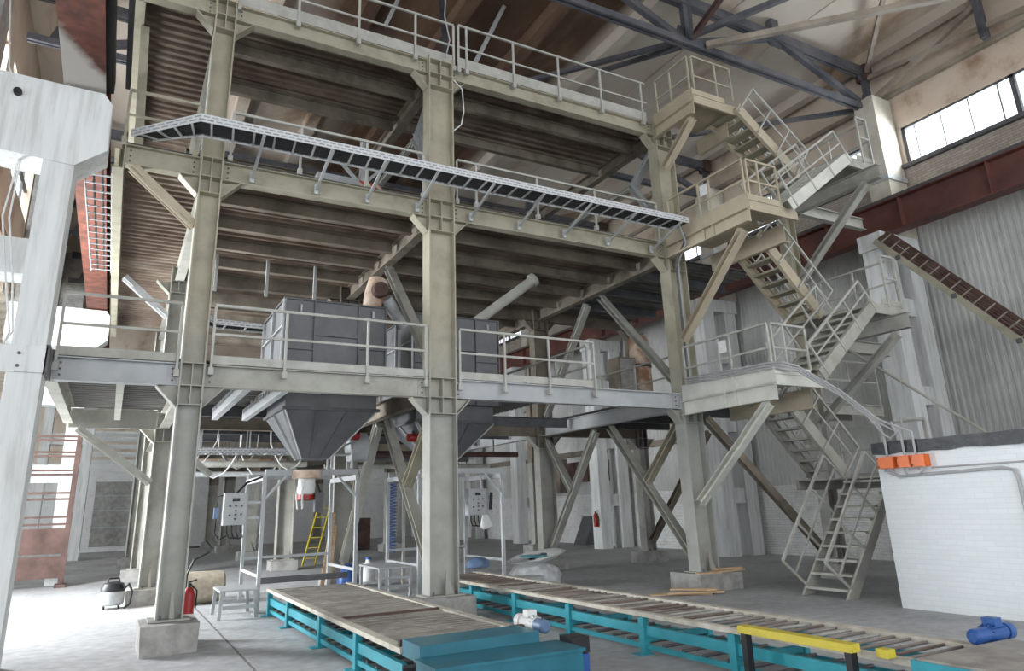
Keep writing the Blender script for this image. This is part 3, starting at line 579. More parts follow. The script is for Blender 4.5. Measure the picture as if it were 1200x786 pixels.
# braces
def brace(p, q, lab, mat='beige', w=0.11, h=0.13, upv=(0, 0, 1)):
    c = lerp(p, q, 0.5); lo = p if p[2] < q[2] else q
    t = thing('diagonal_brace', lab, 'brace', lo, 'diagonal steel braces')
    d = (Vector(q) - Vector(p)).normalized()
    M().chan(Vector(p), Vector(q), h, w, 0.012, upv).build('channel', mat, t)
    M().chan(Vector(p) - Vector((0.001, 0, 0)), Vector(q) - Vector((0.001, 0, 0)), h, w * 0.55, 0.012, upv, -1).build('channel', mat, t)
    for e, sg in ((Vector(p), 1), (Vector(q), -1)):
        g = M().bar(e, e + d * sg * 0.26, 0.012, h + 0.05, upv).build('end_plate', mat, t)
    return t
for x, nm, m0 in ((XB, 'middle', 'beige2'), (XC, 'stair side', 'beige2')):
    brace((x, 12.95, 3.2), (x, 10.61, 0.50), 'long brace under the lower floor reaching the foot of the %s front column' % nm, m0)
    brace((x, 13.6, 3.2), (x, 15.76, 0.50), 'long brace under the lower floor reaching the foot of the %s second-row column' % nm, m0)
    brace((x, 11.82, 1.98), (x, 10.61, 3.15), 'short brace from the long brace up to the top of the %s front column' % nm, 'beige')
    brace((x, 14.7, 1.85), (x, 15.76, 3.15), 'short brace from the long brace up to the top of the %s second-row column' % nm, m0)
    brace((x, 12.95, 6.28), (x, 10.61, 3.78), 'long brace between lower and middle floor at the %s front column' % nm, 'beige2')
    brace((x, 13.6, 6.28), (x, 15.76, 3.80), 'long brace between lower and middle floor at the %s second-row column' % nm, 'beige2')
    brace((x, 10.66, 9.12), (x, 11.5, 8.55), 'upper arm of the pale bent bracing beside the %s front column' % nm, 'galv')
    brace((x, 11.5, 8.55), (x, 10.68, 7.35), 'lower arm of the pale bent bracing beside the %s front column' % nm, 'galv')
    brace((x, 11.56, 8.55), (x, 15.6, 8.55), 'horizontal arm of the pale bent bracing beside the %s front column' % nm, 'beige2', 0.08, 0.1)
brace((XD, 15.7, 0.55), (XD, 13.2, 3.2), 'brace under the lower floor rising from the second-row column behind the stair', 'brown_steel')
brace((10.12, 10.3, 3.1), (12.85, 10.1, 0.42), 'long brace from the stair side front column down to the stair tower footing', 'brown_steel', 0.1, 0.12, (0, 1, 0))
brace((-0.25, R1 - 0.02, 6.38), (XA - 0.17, R1 - 0.02, 5.62), 'front brace under the corner of the middle floor by the big concrete column', 'cream', 0.09, 0.12, (0, 1, 0))
brace((-0.25, R2, 6.38), (XA - 0.17, R2, 5.62), 'second-row brace under the corner of the middle floor', 'galv', 0.09, 0.12, (0, 1, 0))
brace((-0.70, 15.36, 3.2), (XA - 0.17, 15.6, 2.2), 'pale brace under the rear edge of the lower platform', 'beige2', 0.09, 0.12, (0, 1, 0))
brace((XA + 0.18, R2, 3.0), (1.75, R2, 2.35), 'pale brace dropping from the aisle side second-row column', 'beige2', 0.08, 0.1, (0, 1, 0))

# ------------------------------------------------------------------ guard rails, cable trays
def guard(lab, posts, zt, zm, zb, mat='rail', toe=None, toeside=None, ends=(0, 0), clip=True, pw=0.034):
    """posts: list of (x, y) along one line; rails run through them all."""
    c = posts[len(posts) // 2]; t = thing('guard_rail', lab, 'railing', (c[0], c[1], zb), 'guard rails of the platform')
    a, b = Vector((*posts[0], 0)), Vector((*posts[-1], 0)); d = (b - a).normalized()
    a2, b2 = a - d * ends[0], b + d * ends[1]
    M().bar((a2.x, a2.y, zt), (b2.x, b2.y, zt), 0.038, 0.038).build('top_rail', mat, t)
    M().bar((a2.x, a2.y, zm), (b2.x, b2.y, zm), 0.025, 0.035).build('mid_rail', mat, t)
    for p in posts:
        po = M().box(p[0] - pw / 2, p[0] + pw / 2, p[1] - pw / 2, p[1] + pw / 2, zb + 0.06, zt - 0.022).build('post', mat, t)
        if clip: M().box(p[0] - 0.035, p[0] + 0.035, p[1] - 0.03, p[1] + 0.045, zb, zb + 0.1).build('clip', mat, po)
    if toe:
        o = Vector((-d.y, d.x, 0)) * (toeside or 0.03)
        M().bar(Vector((a2.x, a2.y, (toe[0] + toe[1]) / 2)) + o, Vector((b2.x, b2.y, (toe[0] + toe[1]) / 2)) + o, 0.008, toe[1] - toe[0]).build('toe_board', mat, t)
    return t
FY = R1 - 0.12
guard('guard rail of the lower platform between the big concrete column and the first steel column', [(-0.80, FY), (0.60, FY)], 4.43, 4.02, 3.40, toe=(3.61, 3.73), mat='beige2')
guard('guard rail of the lower floor in front of the first hopper bin', [(1.03, FY), (2.03, FY), (3.27, FY), (4.24, FY)], 4.45, 4.03, 3.45, toe=(3.61, 3.73))
guard('guard rail of the lower floor in front of the second hopper bin', [(4.84, FY), (5.69, FY), (6.58, FY), (7.56, FY)], 4.44, 4.04, 3.42, toe=(3.61, 3.73))
guard('return guard rail at the deck end running away from the front beam', [(7.60, R1 + 0.15), (7.60, 11.7), (7.60, 12.8), (7.60, 13.9)], 4.44, 4.04, 3.60)
guard('guard rail along the stair side girder of the lower floor', [(XC + 0.16, 10.95), (XC + 0.16, 12.17), (XC + 0.16, 13.4), (XC + 0.16, 14.7)], 4.47, 4.06, 3.62)
guard('guard rail of the upper floor above the long conveyor', [(4.90, FY), (5.07, FY), (6.10, FY), (7.16, FY), (8.22, FY), (9.32, FY)], 10.46, 9.98, 9.42, toe=(9.55, 9.77), ends=(0, 0.12))
guard('guard rail of the upper floor above the first hopper bin', [(0.98, FY), (1.93, FY), (2.97, FY), (4.03, FY), (4.80, FY)], 10.42, 9.96, 9.42, toe=(9.55, 9.77))
guard('guard rail of the middle floor behind the cable tray, conveyor bay', [(4.86, R1 - 0.05), (5.25, R1 - 0.05), (6.55, R1 - 0.05), (7.9, R1 - 0.05), (9.50, R1 - 0.05)], 7.62, 7.20, 6.75)
guard('guard rail of the middle floor behind the cable tray, first bay', [(1.05, R1 - 0.05), (2.1, R1 - 0.05), (3.2, R1 - 0.05), (4.22, R1 - 0.05)], 7.60, 7.20, 6.75)
guard('short guard rail of the middle floor at the corner by the big concrete column', [(-0.38, R1 - 0.05), (0.56, R1 - 0.05)], 7.60, 7.20, 6.73, 'beige')
guard('guard rail at the rear of the middle floor, aisle side bay', [(1.1, R2 + 0.4), (2.2, R2 + 0.4), (3.3, R2 + 0.4), (4.3, R2 + 0.4)], 7.65, 7.2, 6.8)
def tray(lab, pa, pb, sh, rung, mat='galv', group='cable trays', cables=3, drop=None):
    """pa, pb: the two side rails as polylines"""
    c = lerp(pa[0], pb[-1], 0.5); t = thing('cable_tray', lab, 'cable tray', (c.x, c.y, pa[0][2]), group)
    for poly in (pa, pb):
        mb = M()
        for p, q in zip(poly[:-1], poly[1:]): mb.bar(p, q, 0.014, sh)
        mb.build('side_rail', 'perf' if mat == 'galv' else mat, t)
    n = 0
    for i in range(len(pa) - 1):
        ln = (Vector(pa[i + 1]) - Vector(pa[i])).length; k_ = max(1, int(ln / rung))
        for j in range(k_):
            f = (j + 0.5) / k_; p, q = lerp(pa[i], pa[i + 1], f), lerp(pb[i], pb[i + 1], f); dz = Vector((0, 0, -sh * 0.4))
            M().bar(p + dz, q + dz, 0.03, 0.02).build('rung', mat, t); n += 1
    for kk in range(cables):
        f = (kk + 1) / (cables + 1); M().tube([lerp(p, q, f) + Vector((0, 0, -sh * 0.2)) for p, q in zip(pa, pb)], 0.018, 6).build('cable', 'black', t)
    return t
t = tray('long galvanised cable tray along the front of the middle floor, bent at one end', [(-0.30, 10.28, 6.85), (0.53, 9.42, 6.85), (9.42, 9.42, 6.85)], [(-0.02, 10.30, 6.85), (0.58, 9.86, 6.85), (9.42, 9.86, 6.85)], 0.12, 0.28, cables=7)
for x in (1.38, 2.36, 3.2, 4.08, 5.1, 6.08, 7.08, 8.1, 9.2):
    br = M().bar((x, 10.34, 6.5), (x, 9.42, 6.77), 0.04, 0.03).build('bracket', 'galv', t)
    M().box(x - 0.03, x + 0.03, 10.32, 10.36, 6.44, 6.6).build('clip', 'galv', br)
tray('cable ladder running into the hall beside the red crane beam', [(-0.86, 10.9, 6.5), (-0.86, 15.9, 6.5)], [(-0.50, 10.9, 6.5), (-0.50, 15.9, 6.5)], 0.09, 0.3, cables=2)
tray('galvanised cable tray crossing above the first hopper bin', [(0.95, 12.9, 5.05), (1.35, 13.45, 5.0), (4.3, 13.45, 4.95)], [(0.80, 13.2, 5.05), (1.35, 13.8, 5.0), (4.3, 13.8, 4.95)], 0.1, 0.35)
t = tray('perforated cable tray hung under the lower floor', [(0.95, 16.6, 2.92), (4.1, 16.6, 2.92)], [(0.95, 17.0, 2.92), (4.1, 17.0, 2.92)], 0.12, 0.3)
for x in (1.6, 2.6, 3.6):
    for y in (16.6, 17.0): M().box(x - 0.012, x + 0.012, y - 0.012, y + 0.012, 2.95, 3.6).build('hanger', 'galv', t)

# ------------------------------------------------------------------ stair tower
def fascia(t, x0, x1, y0, y1, z0, z1, mat): return M().box(x0, x1, y0, y1, z0, z1).build('fascia', mat, t)
def platform(lab, z, ynear, mat, lower):
    t = thing('stair_platform', lab, 'platform', (10.2, (ynear + 10.2) / 2, lower), 'stair platforms on the front column')
    yf = R1 - 0.16
    M().box(9.63, 10.86, ynear, yf, z - 0.035, z).build('floor_plate', mat, t)
    M().chan((9.62, yf, (lower + z - 0.18) / 2), (9.62, ynear, (lower + z - 0.18) / 2), z - 0.18 - lower, 0.1, 0.014).build('edge_beam', mat, t)
    M().chan((10.9, ynear + 0.35, (lower + z) / 2 - 0.1), (10.9, yf + 0.1, (lower + z) / 2 - 0.1), 0.36, 0.1, 0.014, (0, 0, 1), 1).build('edge_beam', mat if mat != 'pale' else 'cream', t)
    M().box(9.585, 9.60, ynear - 0.02, yf, z - 0.16, z + 0.13).build('toe_board', mat, t)
    M().box(9.60, 10.5, ynear - 0.02, ynear - 0.005, z - 0.02, z + 0.1).build('toe_board', mat, t)
    M().box(9.63, 10.9, ynear, ynear + 0.05, z - 0.2, z - 0.035).build('end_beam', mat, t)
    for y in (ynear + 0.9, ynear + 1.15):
        if y < yf - 0.3: M().box(9.575, 9.598, y - 0.03, y + 0.03, lower, z + 0.1).build('clamp', mat, t)
    return t
platform('pale stair platform of the lower floor on the front column, grey conduits along its edge', 3.60, 8.06, 'pale', 3.15)
platform('cream stair platform of the middle floor on the front column', 6.80, 8.10, 'cream', 6.36)
platform('short cream stair platform of the upper floor', 9.58, 9.12, 'cream', 9.12)
guard('guard rail on the long side of the lower stair platform, with a paper notice', [(9.59, 10.15), (9.59, 9.22), (9.59, 8.95), (9.59, 8.08)], 4.46, 4.04, 3.66, clip=False)
guard('guard rail across the end of the lower stair platform', [(9.66, 8.06), (9.95, 8.06), (10.52, 8.06)], 4.46, 4.04, 3.63, clip=False)
guard('guard rail on the long side of the middle stair platform, with a paper notice', [(9.59, 10.15), (9.59, 9.27), (9.59, 8.98), (9.59, 8.13)], 7.60, 7.18, 6.84, 'cream', clip=False)
guard('guard rail across the end of the middle stair platform', [(9.66, 8.10), (9.95, 8.10), (10.45, 8.10)], 7.60, 7.18, 6.84, 'cream', clip=False)
guard('guard rail on the long side of the upper stair platform', [(9.59, 10.15), (9.59, 9.70), (9.59, 9.16)], 10.46, 10.0, 9.62, 'beige', clip=False)
guard('guard rail across the end of the upper stair platform', [(9.66, 9.10), (10.3, 9.10), (10.75, 9.10)], 10.46, 10.0, 9.62, 'beige', clip=False)
for z, lb in ((4.34, 'lower'), (7.47, 'middle')):
    single('notice', M().box(9.545, 9.553, 8.99, 9.18, z - 0.2, z + 0.02), 'paper', 'white paper notice on the rail of the %s stair platform' % lb, 'notice', 'paper notices on the stair rails')
brace((9.70, 10.18, 1.53), (9.70, 8.32, 3.12), 'brace from the stair side front column out to the lower stair platform', 'pale')
brace((9.70, 10.18, 4.62), (9.70, 8.36, 6.30), 'brace from the stair side front column out to the middle stair platform', 'cream')
brace((9.70, 10.18, 8.40), (9.70, 9.26, 9.10), 'brace from the stair side front column out to the upper stair platform', 'cream')
def landing(lab, z, x0, x1, y0, y1, mat='beige2'):
    t = thing('stair_landing', lab, 'landing', ((x0 + x1) / 2, (y0 + y1) / 2, z - 0.2), 'stair landings by the tower column')
    M().box(x0, x1, y0, y1, z - 0.03, z).build('floor_plate', mat, t)
    for y in (y0, y1 - 0.06): M().box(x0, x1, y, y + 0.06, z - 0.2, z - 0.03).build('edge_beam', mat, t)
    M().box(x1 - 0.06, x1, y0 + 0.06, y1 - 0.06, z - 0.2, z - 0.03).build('edge_beam', mat, t)
    M().box(x1 - 0.01, x1, y0, y1, z, z + 0.1).build('toe_board', mat, t)
    M().box(x0 + 0.35, x1, y0 - 0.01, y0, z, z + 0.1).build('toe_board', mat, t)
    if z > 3:
        M().ibeam((13.05, y0 - 0.3, z - 0.36), (13.05, 9.9, z - 0.36), 0.3, 0.16).build('bearer', mat, t)
    return t
LZ = (1.90, 5.12, 8.25)
for z, lb, x0 in ((LZ[0], 'lowest stair landing half hidden by the brick booth', 11.95), (LZ[1], 'middle stair landing by the tower column', 12.42), (LZ[2], 'top stair landing near the window pier', 12.5)):
    landing(lb, z, x0, 13.4, 7.96, 9.88)
    nm = lb.split(' ')[0]
    guard('guard rail on the booth side of the %s stair landing' % nm, [(x0 + 0.55 if z > 2 else x0 + 0.7, 7.95), (13.38, 7.95)], z + 1.02, z + 0.55, z - 0.1, clip=False)
    guard('guard rail on the wall side of the %s stair landing' % nm, [(13.42, 8.0), (13.42, 8.9), (13.42, 9.85)], z + 1.02, z + 0.55, z - 0.1, clip=False)
for z, lb, x0 in ((LZ[0], 'lowest', 12.5), (LZ[1], 'middle', 12.55), (LZ[2], 'top', 12.55)):
    guard('guard rail on the hall side of the %s stair landing' % lb, [(x0, 9.9), (13.3, 9.9)], z + 1.02, z + 0.55, z - 0.1, clip=False) if lb != 'lowest' else None
brace((12.92, 9.85, 3.0), (12.92, 7.85, 4.5), 'brace from the tower column to the middle stair landing', 'beige2')
brace((12.92, 9.85, 6.05), (12.92, 7.88, 7.68), 'brace from the tower column to the top stair landing', 'beige2')
def flight(lab, x0, z0, x1, z1, y0, y1, n, mat, rails, ext0=0.0):
    """y0 far side, y1 near side; climbs from (x0, z0) to (x1, z1)"""
    t = thing('stair_flight', lab, 'stairs', (x0, (y0 + y1) / 2, z0), 'flights of the steel stair')
    dx, dz = x1 - x0, z1 - z0; L_ = math.hypot(dx, dz); d = Vector((dx / L_, 0, dz / L_)); nrm = Vector((-dz / L_, 0, dx / L_))
    if nrm.z < 0: nrm = -nrm
    hs = 0.23
    for y, fl in ((y0, 1), (y1, -1)):
        p = Vector((x0, y, z0)) - d * 0.0; q = Vector((x1, y, z1))
        off = -nrm * 0.03
        a = p + off; b = q + off
        mb = M(); s2 = 1 if y == y1 else -1
        if z0 < 0.1:
            pr = [(x0 - 0.10, 0.005), (x0 + 0.17, 0.005), (x1 + 0.10, z1 - 0.10), (x1 + 0.10, z1 + 0.0), (x1 - 0.02, z1 + 0.0)]
            mb.add([(px, y - 0.022, pz) for px, pz in pr] + [(px, y + 0.022, pz) for px, pz in pr], [(4, 3, 2, 1, 0), (5, 6, 7, 8, 9)] + [(j, (j + 1) % 5, 5 + (j + 1) % 5, 5 + j) for j in range(5)])
            mb.bar(lerp((x0 - 0.1, y + s2 * 0.045, 0.01), (x1 - 0.02, y + s2 * 0.045, z1), 0.0), (x1 - 0.02, y + s2 * 0.045, z1), 0.07, 0.014, (0, 1, 0)) if False else None
        else:
            up_ = Vector((0, 0, 1)); sdv = d.cross(up_)
            flip = 1 if (sdv.y * s2) > 0 else -1
            mb.chan(a, b, hs, 0.075, 0.014, (0, 0, 1), flip)
        mb.build('stringer', mat, t)
    for i in range(n):
        f = (i + 0.6) / n; x = x0 + dx * f; z = z0 + dz * f
        M().box(x - 0.125, x + 0.125, min(y0, y1) + 0.025, max(y0, y1) - 0.025, z - 0.02, z + 0.02).build('tread', mat if mat != 'cream' else 'beige', t)
    for y, hh in rails:
        f0, f1 = 0.06, 0.97
        a, b = lerp((x0, y, z0), (x1, y, z1), f0), lerp((x0, y, z0), (x1, y, z1), f1)
        M().bar(a + nrm * hh, b + nrm * hh, 0.04, 0.04).build('handrail', 'rail', t)
        M().bar(a + nrm * hh * 0.52, b + nrm * hh * 0.52, 0.022, 0.03).build('mid_rail', 'rail', t)
        for f in (0.0, 0.34, 0.67, 1.0):
            c = lerp(a, b, f); M().bar(c - nrm * 0.14, c + nrm * hh, 0.03, 0.035, (0, 1, 0)).build('rail_post', 'rail', t)
    return t
NF, NN, FF, FN = 8.75, 7.92, 9.82, 9.02
flight('lowest stair flight standing on the floor beside the brick booth', 10.45, 0.0, 12.0, 1.90, NF, NN, 9, 'beige2', ((NF, 0.72), (NN, 0.72)))
flight('second stair flight climbing back up to the lower platform', 12.45, 1.95, 10.9, 3.52, FF, FN, 8, 'beige2', ((FN - 0.03, 0.62), (FF + 0.03, 0.62)))
flight('third stair flight climbing from the lower platform towards the window wall', 10.62, 3.62, 12.47, 5.10, NF, NN, 8, 'beige2', ((NF, 0.72), (NN, 0.55)))
flight('fourth stair flight climbing back up to the middle platform', 12.45, 5.15, 10.9, 6.72, FF, FN, 8, 'cream', ((FN - 0.03, 0.62), (FF + 0.03, 0.62)))
flight('fifth stair flight climbing from the middle platform towards the window wall', 10.5, 6.80, 12.55, 8.25, NF, NN, 8, 'pale', ((NF, 0.72), (NN, 0.6)))
flight('topmost stair flight climbing back up to the upper platform', 12.45, 8.28, 10.8, 9.55, FF, FN, 8, 'cream', ((FN - 0.03, 0.7), (FF + 0.03, 0.7)))
# beams that tie the tower to the window wall
for z, lb in ((4.76, 'middle'), (7.89, 'top')):
    beam((13.22, 9.75, z), (15.48, 9.75, z), 0.28, 0.15, 'beige2', 'beam from the tower column to the window wall column under the %s landing' % lb, plates=False)
t = thing('wall_walkway', 'grey walkway by the window wall column at the height of the lower floor', 'walkway', (14.7, 10.5, 3.2))
M().box(13.25, 15.48, 10.1, 10.9, 3.5, 3.54).build('floor_plate', 'beige2', t); M().chan((13.25, 10.1, 3.4), (15.48, 10.1, 3.4), 0.24, 0.08).build('edge_beam', 'beige2', t); M().chan((15.48, 10.9, 3.4), (13.25, 10.9, 3.4), 0.24, 0.08).build('edge_beam', 'beige2', t)
guard('guard rail of the walkway beside the window wall column', [(13.4, 10.08), (14.4, 10.08), (15.4, 10.08)], 4.5, 4.05, 3.4)
# inclined rack along the cladding and its tie
t = thing('inclined_cable_rack', 'long inclined rack full of brown cables dropping along the corrugated cladding', 'cable rack', (15.6, 7.5, 2.6))
pa, pb = Vector((15.35, 9.45, 7.35)), Vector((15.35, 5.4, 2.55)); dd = (pb - pa).normalized()
ov = Vector((0.16, -0.22, 0.19))
M().bar(pa, pb, 0.05, 0.13).build('side_rail', 'beige', t); M().bar(pa + ov, pb + ov, 0.04, 0.08).build('side_rail', 'rust', t)
for i in range(22):
    p = lerp(pa, pb, (i + 0.5) / 22); M().bar(p, p + ov, 0.05, 0.03).build('rung', 'brown_steel', t)
for i in range(5): M().tube([lerp(pa, pb, k_ / 12) + ov * (0.22 + 0.15 * i) + Vector((0.04, random.uniform(-0.012, 0.012), random.uniform(-0.015, 0.02))) for k_ in range(13)], 0.03, 6).build('cable', 'rust', t)
for i in range(4):
    p = lerp(pa, pb, 0.12 + i * 0.25); M().box(p.x - 0.05, p.x - 0.026, p.y - 0.05, p.y + 0.05, p.z - 0.05, p.z + 0.05).build('bolt_lug', 'dark_steel', t)
single('tie_rod', M().tube([(13.4, 9.5, 4.72), (13.4, 6.75, 2.42)], 0.028, 8), 'beige2', 'thin pipe slanting from the middle stair landing down to the booth roof', 'pipe')

# ------------------------------------------------------------------ conveyors
def conveyor(lab, x0, x1, y0, y1, zt, legs, step, rmat, gap=None, flat=False):
    t = thing('roller_conveyor', lab, 'conveyor', ((x0 + x1) / 2, (y0 + y1) / 2, 0), 'teal roller conveyors')
    for x, s in ((x0, 1), (x1, -1)):
        M().box(min(x, x + s * 0.10), max(x, x + s * 0.10), y0, y1, zt - 0.045, zt).jitter(0.003).build('side_rail', 'rail_cream', t)
        M().chan((x + s * 0.02, y0, zt - 0.18), (x + s * 0.02, y1, zt - 0.18), 0.10, 0.05, 0.01, (0, 0, 1), 1 if s > 0 else -1).build('frame_beam', 'teal', t)
        M().box(min(x + s * 0.02, x + s * 0.05), max(x + s * 0.02, x + s * 0.05), y0, y1, 0.055, 0.105).build('lower_beam', 'teal', t)
        for y in legs:
            lg = M().box(min(x - s * 0.005, x + s * 0.07), max(x - s * 0.005, x + s * 0.07), y - 0.045, y + 0.045, 0.012, zt - 0.05).build('leg', 'teal', t)
            M().box(x - 0.09, x + 0.09, y - 0.08, y + 0.08, 0, 0.012).build('foot_plate', 'teal', lg)
    for y in legs: M().box(x0 + 0.07, x1 - 0.07, y - 0.03, y + 0.03, zt - 0.30, zt - 0.24).build('cross_beam', 'teal', t)
    y = y0 + 0.08; n = 0
    while y < y1 - 0.05 and n < 99:
        if not (gap and gap[0] < y < gap[1]):
            dz = random.uniform(-0.004, 0.004)
            if flat: M().box(x0 + 0.11, x1 - 0.11, y - step * 0.35, y + step * 0.35, zt - 0.034 + dz, zt - 0.016 + dz).build('slat', random.choice(rmat), t)
            else: M().tube([(x0 + 0.09, y, zt - 0.03 + dz), (x1 - 0.09, y, zt - 0.03 + dz)], 0.014, 8).build('roller', random.choice(rmat), t, True)
            n += 1
        y += step
    y = y0 + 0.5; n = 0
    while y < y1 - 0.3:
        M().tube([(x0 + 0.05, y, 0.11), (x1 - 0.05, y, 0.11)], 0.018, 6).build('return_rod', 'dark_steel', t); y += 0.30
    return t
c1 = conveyor('short wide teal roller conveyor with grey slats and a teal drive box', 2.42, 3.84, 6.5, 12.75, 0.40, (7.86, 9.36, 11.19, 12.6), 0.135, ('slat', 'slat', 'slat_b'), (8.66, 8.86), True)
M().box(2.52, 3.74, 8.68, 8.73, 0.30, 0.405).build('transfer_bar', 'rust', c1)
M().box(2.44, 3.62, 6.08, 6.50, 0.34, 0.475).build('drive_cover', 'teal_dark', c1)
M().box(2.40, 3.78, 5.62, 6.06, 0.03, 0.375).box(2.38, 3.80, 5.60, 6.07, 0.36, 0.385).build('drive_box', 'teal_dark', c1)
for x, y, z in ((2.44, 6.56, 0.40), (3.60, 6.56, 0.41)): M().box(x, x + 0.16, y, y + 0.06, z, z + 0.05).build('end_stop', 'rust', c1)
M().box(3.80, 3.98, 5.8, 6.02, 0.30, 0.43).build('bearing_block', 'black', c1); M().box(3.82, 3.97, 5.8, 6.0, 0.10, 0.29).build('gearbox', 'blue', c1)
for x in (2.5, 3.7): M().box(x, x + 0.08, 5.7, 5.78, 0, 0.03).build('foot', 'teal', c1)
c2 = conveyor('long teal roller conveyor with brown rollers and cream side rails beside the brick booth', 5.28, 6.27, 3.5, 12.7, 0.42, (5.35, 6.68, 8.15, 9.56, 10.98, 12.5), 0.145, ('roller_brown', 'roller_brown', 'roller_b', 'slat_b'))
M().box(5.12, 6.34, 2.5, 3.48, 0.05, 0.46).build('drive_box', 'teal', c2)
M().box(5.14, 6.32, 2.5, 3.44, 0.46, 0.475).build('drive_cover', 'slat', c2)
for x in (5.2, 6.2): M().box(x, x + 0.08, 2.7, 2.78, 0, 0.05).build('foot', 'teal', c2)
M().box(5.20, 5.29, 3.70, 3.80, 0.42, 0.48).build('sensor', 'yellow', c2)
t = thing('guard_bracket', 'yellow topped guard bracket standing in front of the long conveyor', 'bracket', (5.13, 4.5, 0))
M().box(5.08, 5.19, 3.92, 5.06, 0.44, 0.50).build('top_bar', 'yellow', t)
for y in (3.94, 4.99): M().box(5.10, 5.17, y, y + 0.06, 0, 0.44).build('post', 'black', t)
def motor(lab, x, y, z, mat, axis='x', base=None, r=0.10):
    t = thing('electric_motor', lab, 'motor', (x, y, base if base is not None else z - 0.12))
    ax = Vector((1, 0, 0)) if axis == 'x' else Vector((0, 1, 0))
    M().lathe([(r * 0.9, -0.14), (r, -0.12), (r, 0.10), (r * 0.85, 0.14)], (x, y, z), 18, axis).build('housing', mat, t, True)
    M().lathe([(r * 1.05, 0.141), (r * 1.05, 0.22), (r * 0.8, 0.25)], (x, y, z), 18, axis).build('fan_cover', mat, t, True)
    M().lathe([(r * 0.6, -0.30), (r * 0.95, -0.28), (r * 0.95, -0.141)], (x, y, z), 18, axis).build('gear_flange', mat if mat != 'white' else 'bluegrey', t, True)
    M().box(x - 0.05, x + 0.05, y - 0.05, y + 0.05, z + r * 0.95, z + r * 0.95 + 0.06).build('terminal_box', mat, t)
    for k_ in range(7):
        th = math.radians(20 + k_ * 23); p = Vector((x, y, z)); rr = Vector((0, math.cos(th), math.sin(th))) if axis == 'x' else Vector((math.cos(th), 0, math.sin(th)))
        M().bar(p + rr * r * 1.04 - ax * 0.11, p + rr * r * 1.04 + ax * 0.09, 0.008, 0.03, rr).build('cooling_fin', mat, t)
    M().box(x - 0.07, x + 0.07, y - 0.07, y + 0.07, base if base is not None else z - r - 0.03, z - r * 0.8).build('foot', mat, t)
motor('blue electric motor on the end of the long conveyor by the booth', 6.34, 3.55, 0.50, 'blue', 'x', 0.42, 0.06)
motor('small white and blue motor at the drive end of the short wide conveyor', 3.80, 6.55, 0.47, 'white', 'y', 0.38, 0.066)

# ------------------------------------------------------------------ hopper bins, chutes, bagging stations
def hopper(lab, x0, x1, y0, y1, z0, z1, ox, oy, zc0, zc1, ow):
    t = thing('hopper_bin', lab, 'hopper', ((x0 + x1) / 2, (y0 + y1) / 2, z0), 'grey hopper bins')
    b = M().box(x0, x1, y0, y1, z0, z1).build('bin_body', 'sheet_grey', t)
    M().box(x0 - 0.03, x1 + 0.03, y0 - 0.03, y1 + 0.03, z1, z1 + 0.03).build('lid', 'dark_steel', t)
    for f in (0.0, 0.28, 0.72, 1.0):
        x = x0 + (x1 - x0) * f; M().box(x - 0.012, x + 0.012, y0 - 0.05, y0, z0, z1).build('rib', 'sheet_grey', b)
    for f in (0.0, 0.5, 1.0):
        y = y0 + (y1 - y0) * f; M().box(x0 - 0.05, x0, y - 0.012, y + 0.012, z0, z1).build('rib', 'galv', b)
    for z, f0, f1 in ((z0 + (z1 - z0) * 0.45, 0, 0.28), (z0 + (z1 - z0) * 0.62, 0.28, 0.72), (z0 + (z1 - z0) * 0.22, 0.28, 0.72), (z0 + (z1 - z0) * 0.5, 0.72, 1)):
        M().box(x0 + (x1 - x0) * f0, x0 + (x1 - x0) * f1, y0 - 0.045, y0, z - 0.01, z + 0.01).build('rib', 'sheet_grey', b)
    for z in (z0 + (z1 - z0) * 0.3, z0 + (z1 - z0) * 0.7): M().box(x0 - 0.045, x0, y0, y1, z - 0.01, z + 0.01).build('rib', 'galv', b)
    for f in (0.14, 0.86): M().tube([(x0 + (x1 - x0) * f, y0 - 0.02, z1 - 0.22), (x0 + (x1 - x0) * f, y0 - 0.07, z1 - 0.2), (x0 + (x1 - x0) * f, y0 - 0.07, z1 - 0.1), (x0 + (x1 - x0) * f, y0 - 0.02, z1 - 0.08)], 0.018, 6).build('lifting_lug', 'galv', t)
    # inverted pyramid
    a = 0.1; top = [(x0 + a, y0 + a), (x1 - a, y0 + a), (x1 - a, y1 - a), (x0 + a, y1 - a)]; bot = [(ox - ow, oy - ow), (ox + ow, oy - ow), (ox + ow, oy + ow), (ox - ow, oy + ow)]
    M().box(x0 + a - 0.05, x1 - a + 0.05, y0 + a - 0.05, y1 - a + 0.05, zc0, zc0 + 0.05).build('flange', 'dark_steel', t)
    M().box(x0 + a, x1 - a, y0 + a, y1 - a, zc0 + 0.05, z0).build('neck', 'sheet_grey', t)
    c = M().add([(x, y, zc0) for x, y in top] + [(x, y, zc1) for x, y in bot], [(0, 1, 2, 3), (7, 6, 5, 4)] + [(i, 4 + i, 4 + (i + 1) % 4, (i + 1) % 4) for i in range(4)]).build('cone', 'sheet_grey', t)
    for f in (0.0, 0.33, 0.67, 1.0):
        M().bar(lerp((*top[0], zc0), (*top[1], zc0), f) + Vector((0, -0.02, 0)), lerp((*bot[0], zc1), (*bot[1], zc1), f) + Vector((0, -0.02, 0)), 0.02, 0.05, (0, 1, 0)).build('cone_rib', 'sheet_grey' if f in (0.33, 0.67) else 'galv', c)
    for f in (0.0, 0.5): M().bar(lerp((*top[0], zc0), (*top[3], zc0), f) + Vector((-0.02, 0, 0)), lerp((*bot[0], zc1), (*bot[3], zc1), f) + Vector((-0.02, 0, 0)), 0.02, 0.05, (1, 0, 0)).build('cone_rib', 'galv', c)
    return t
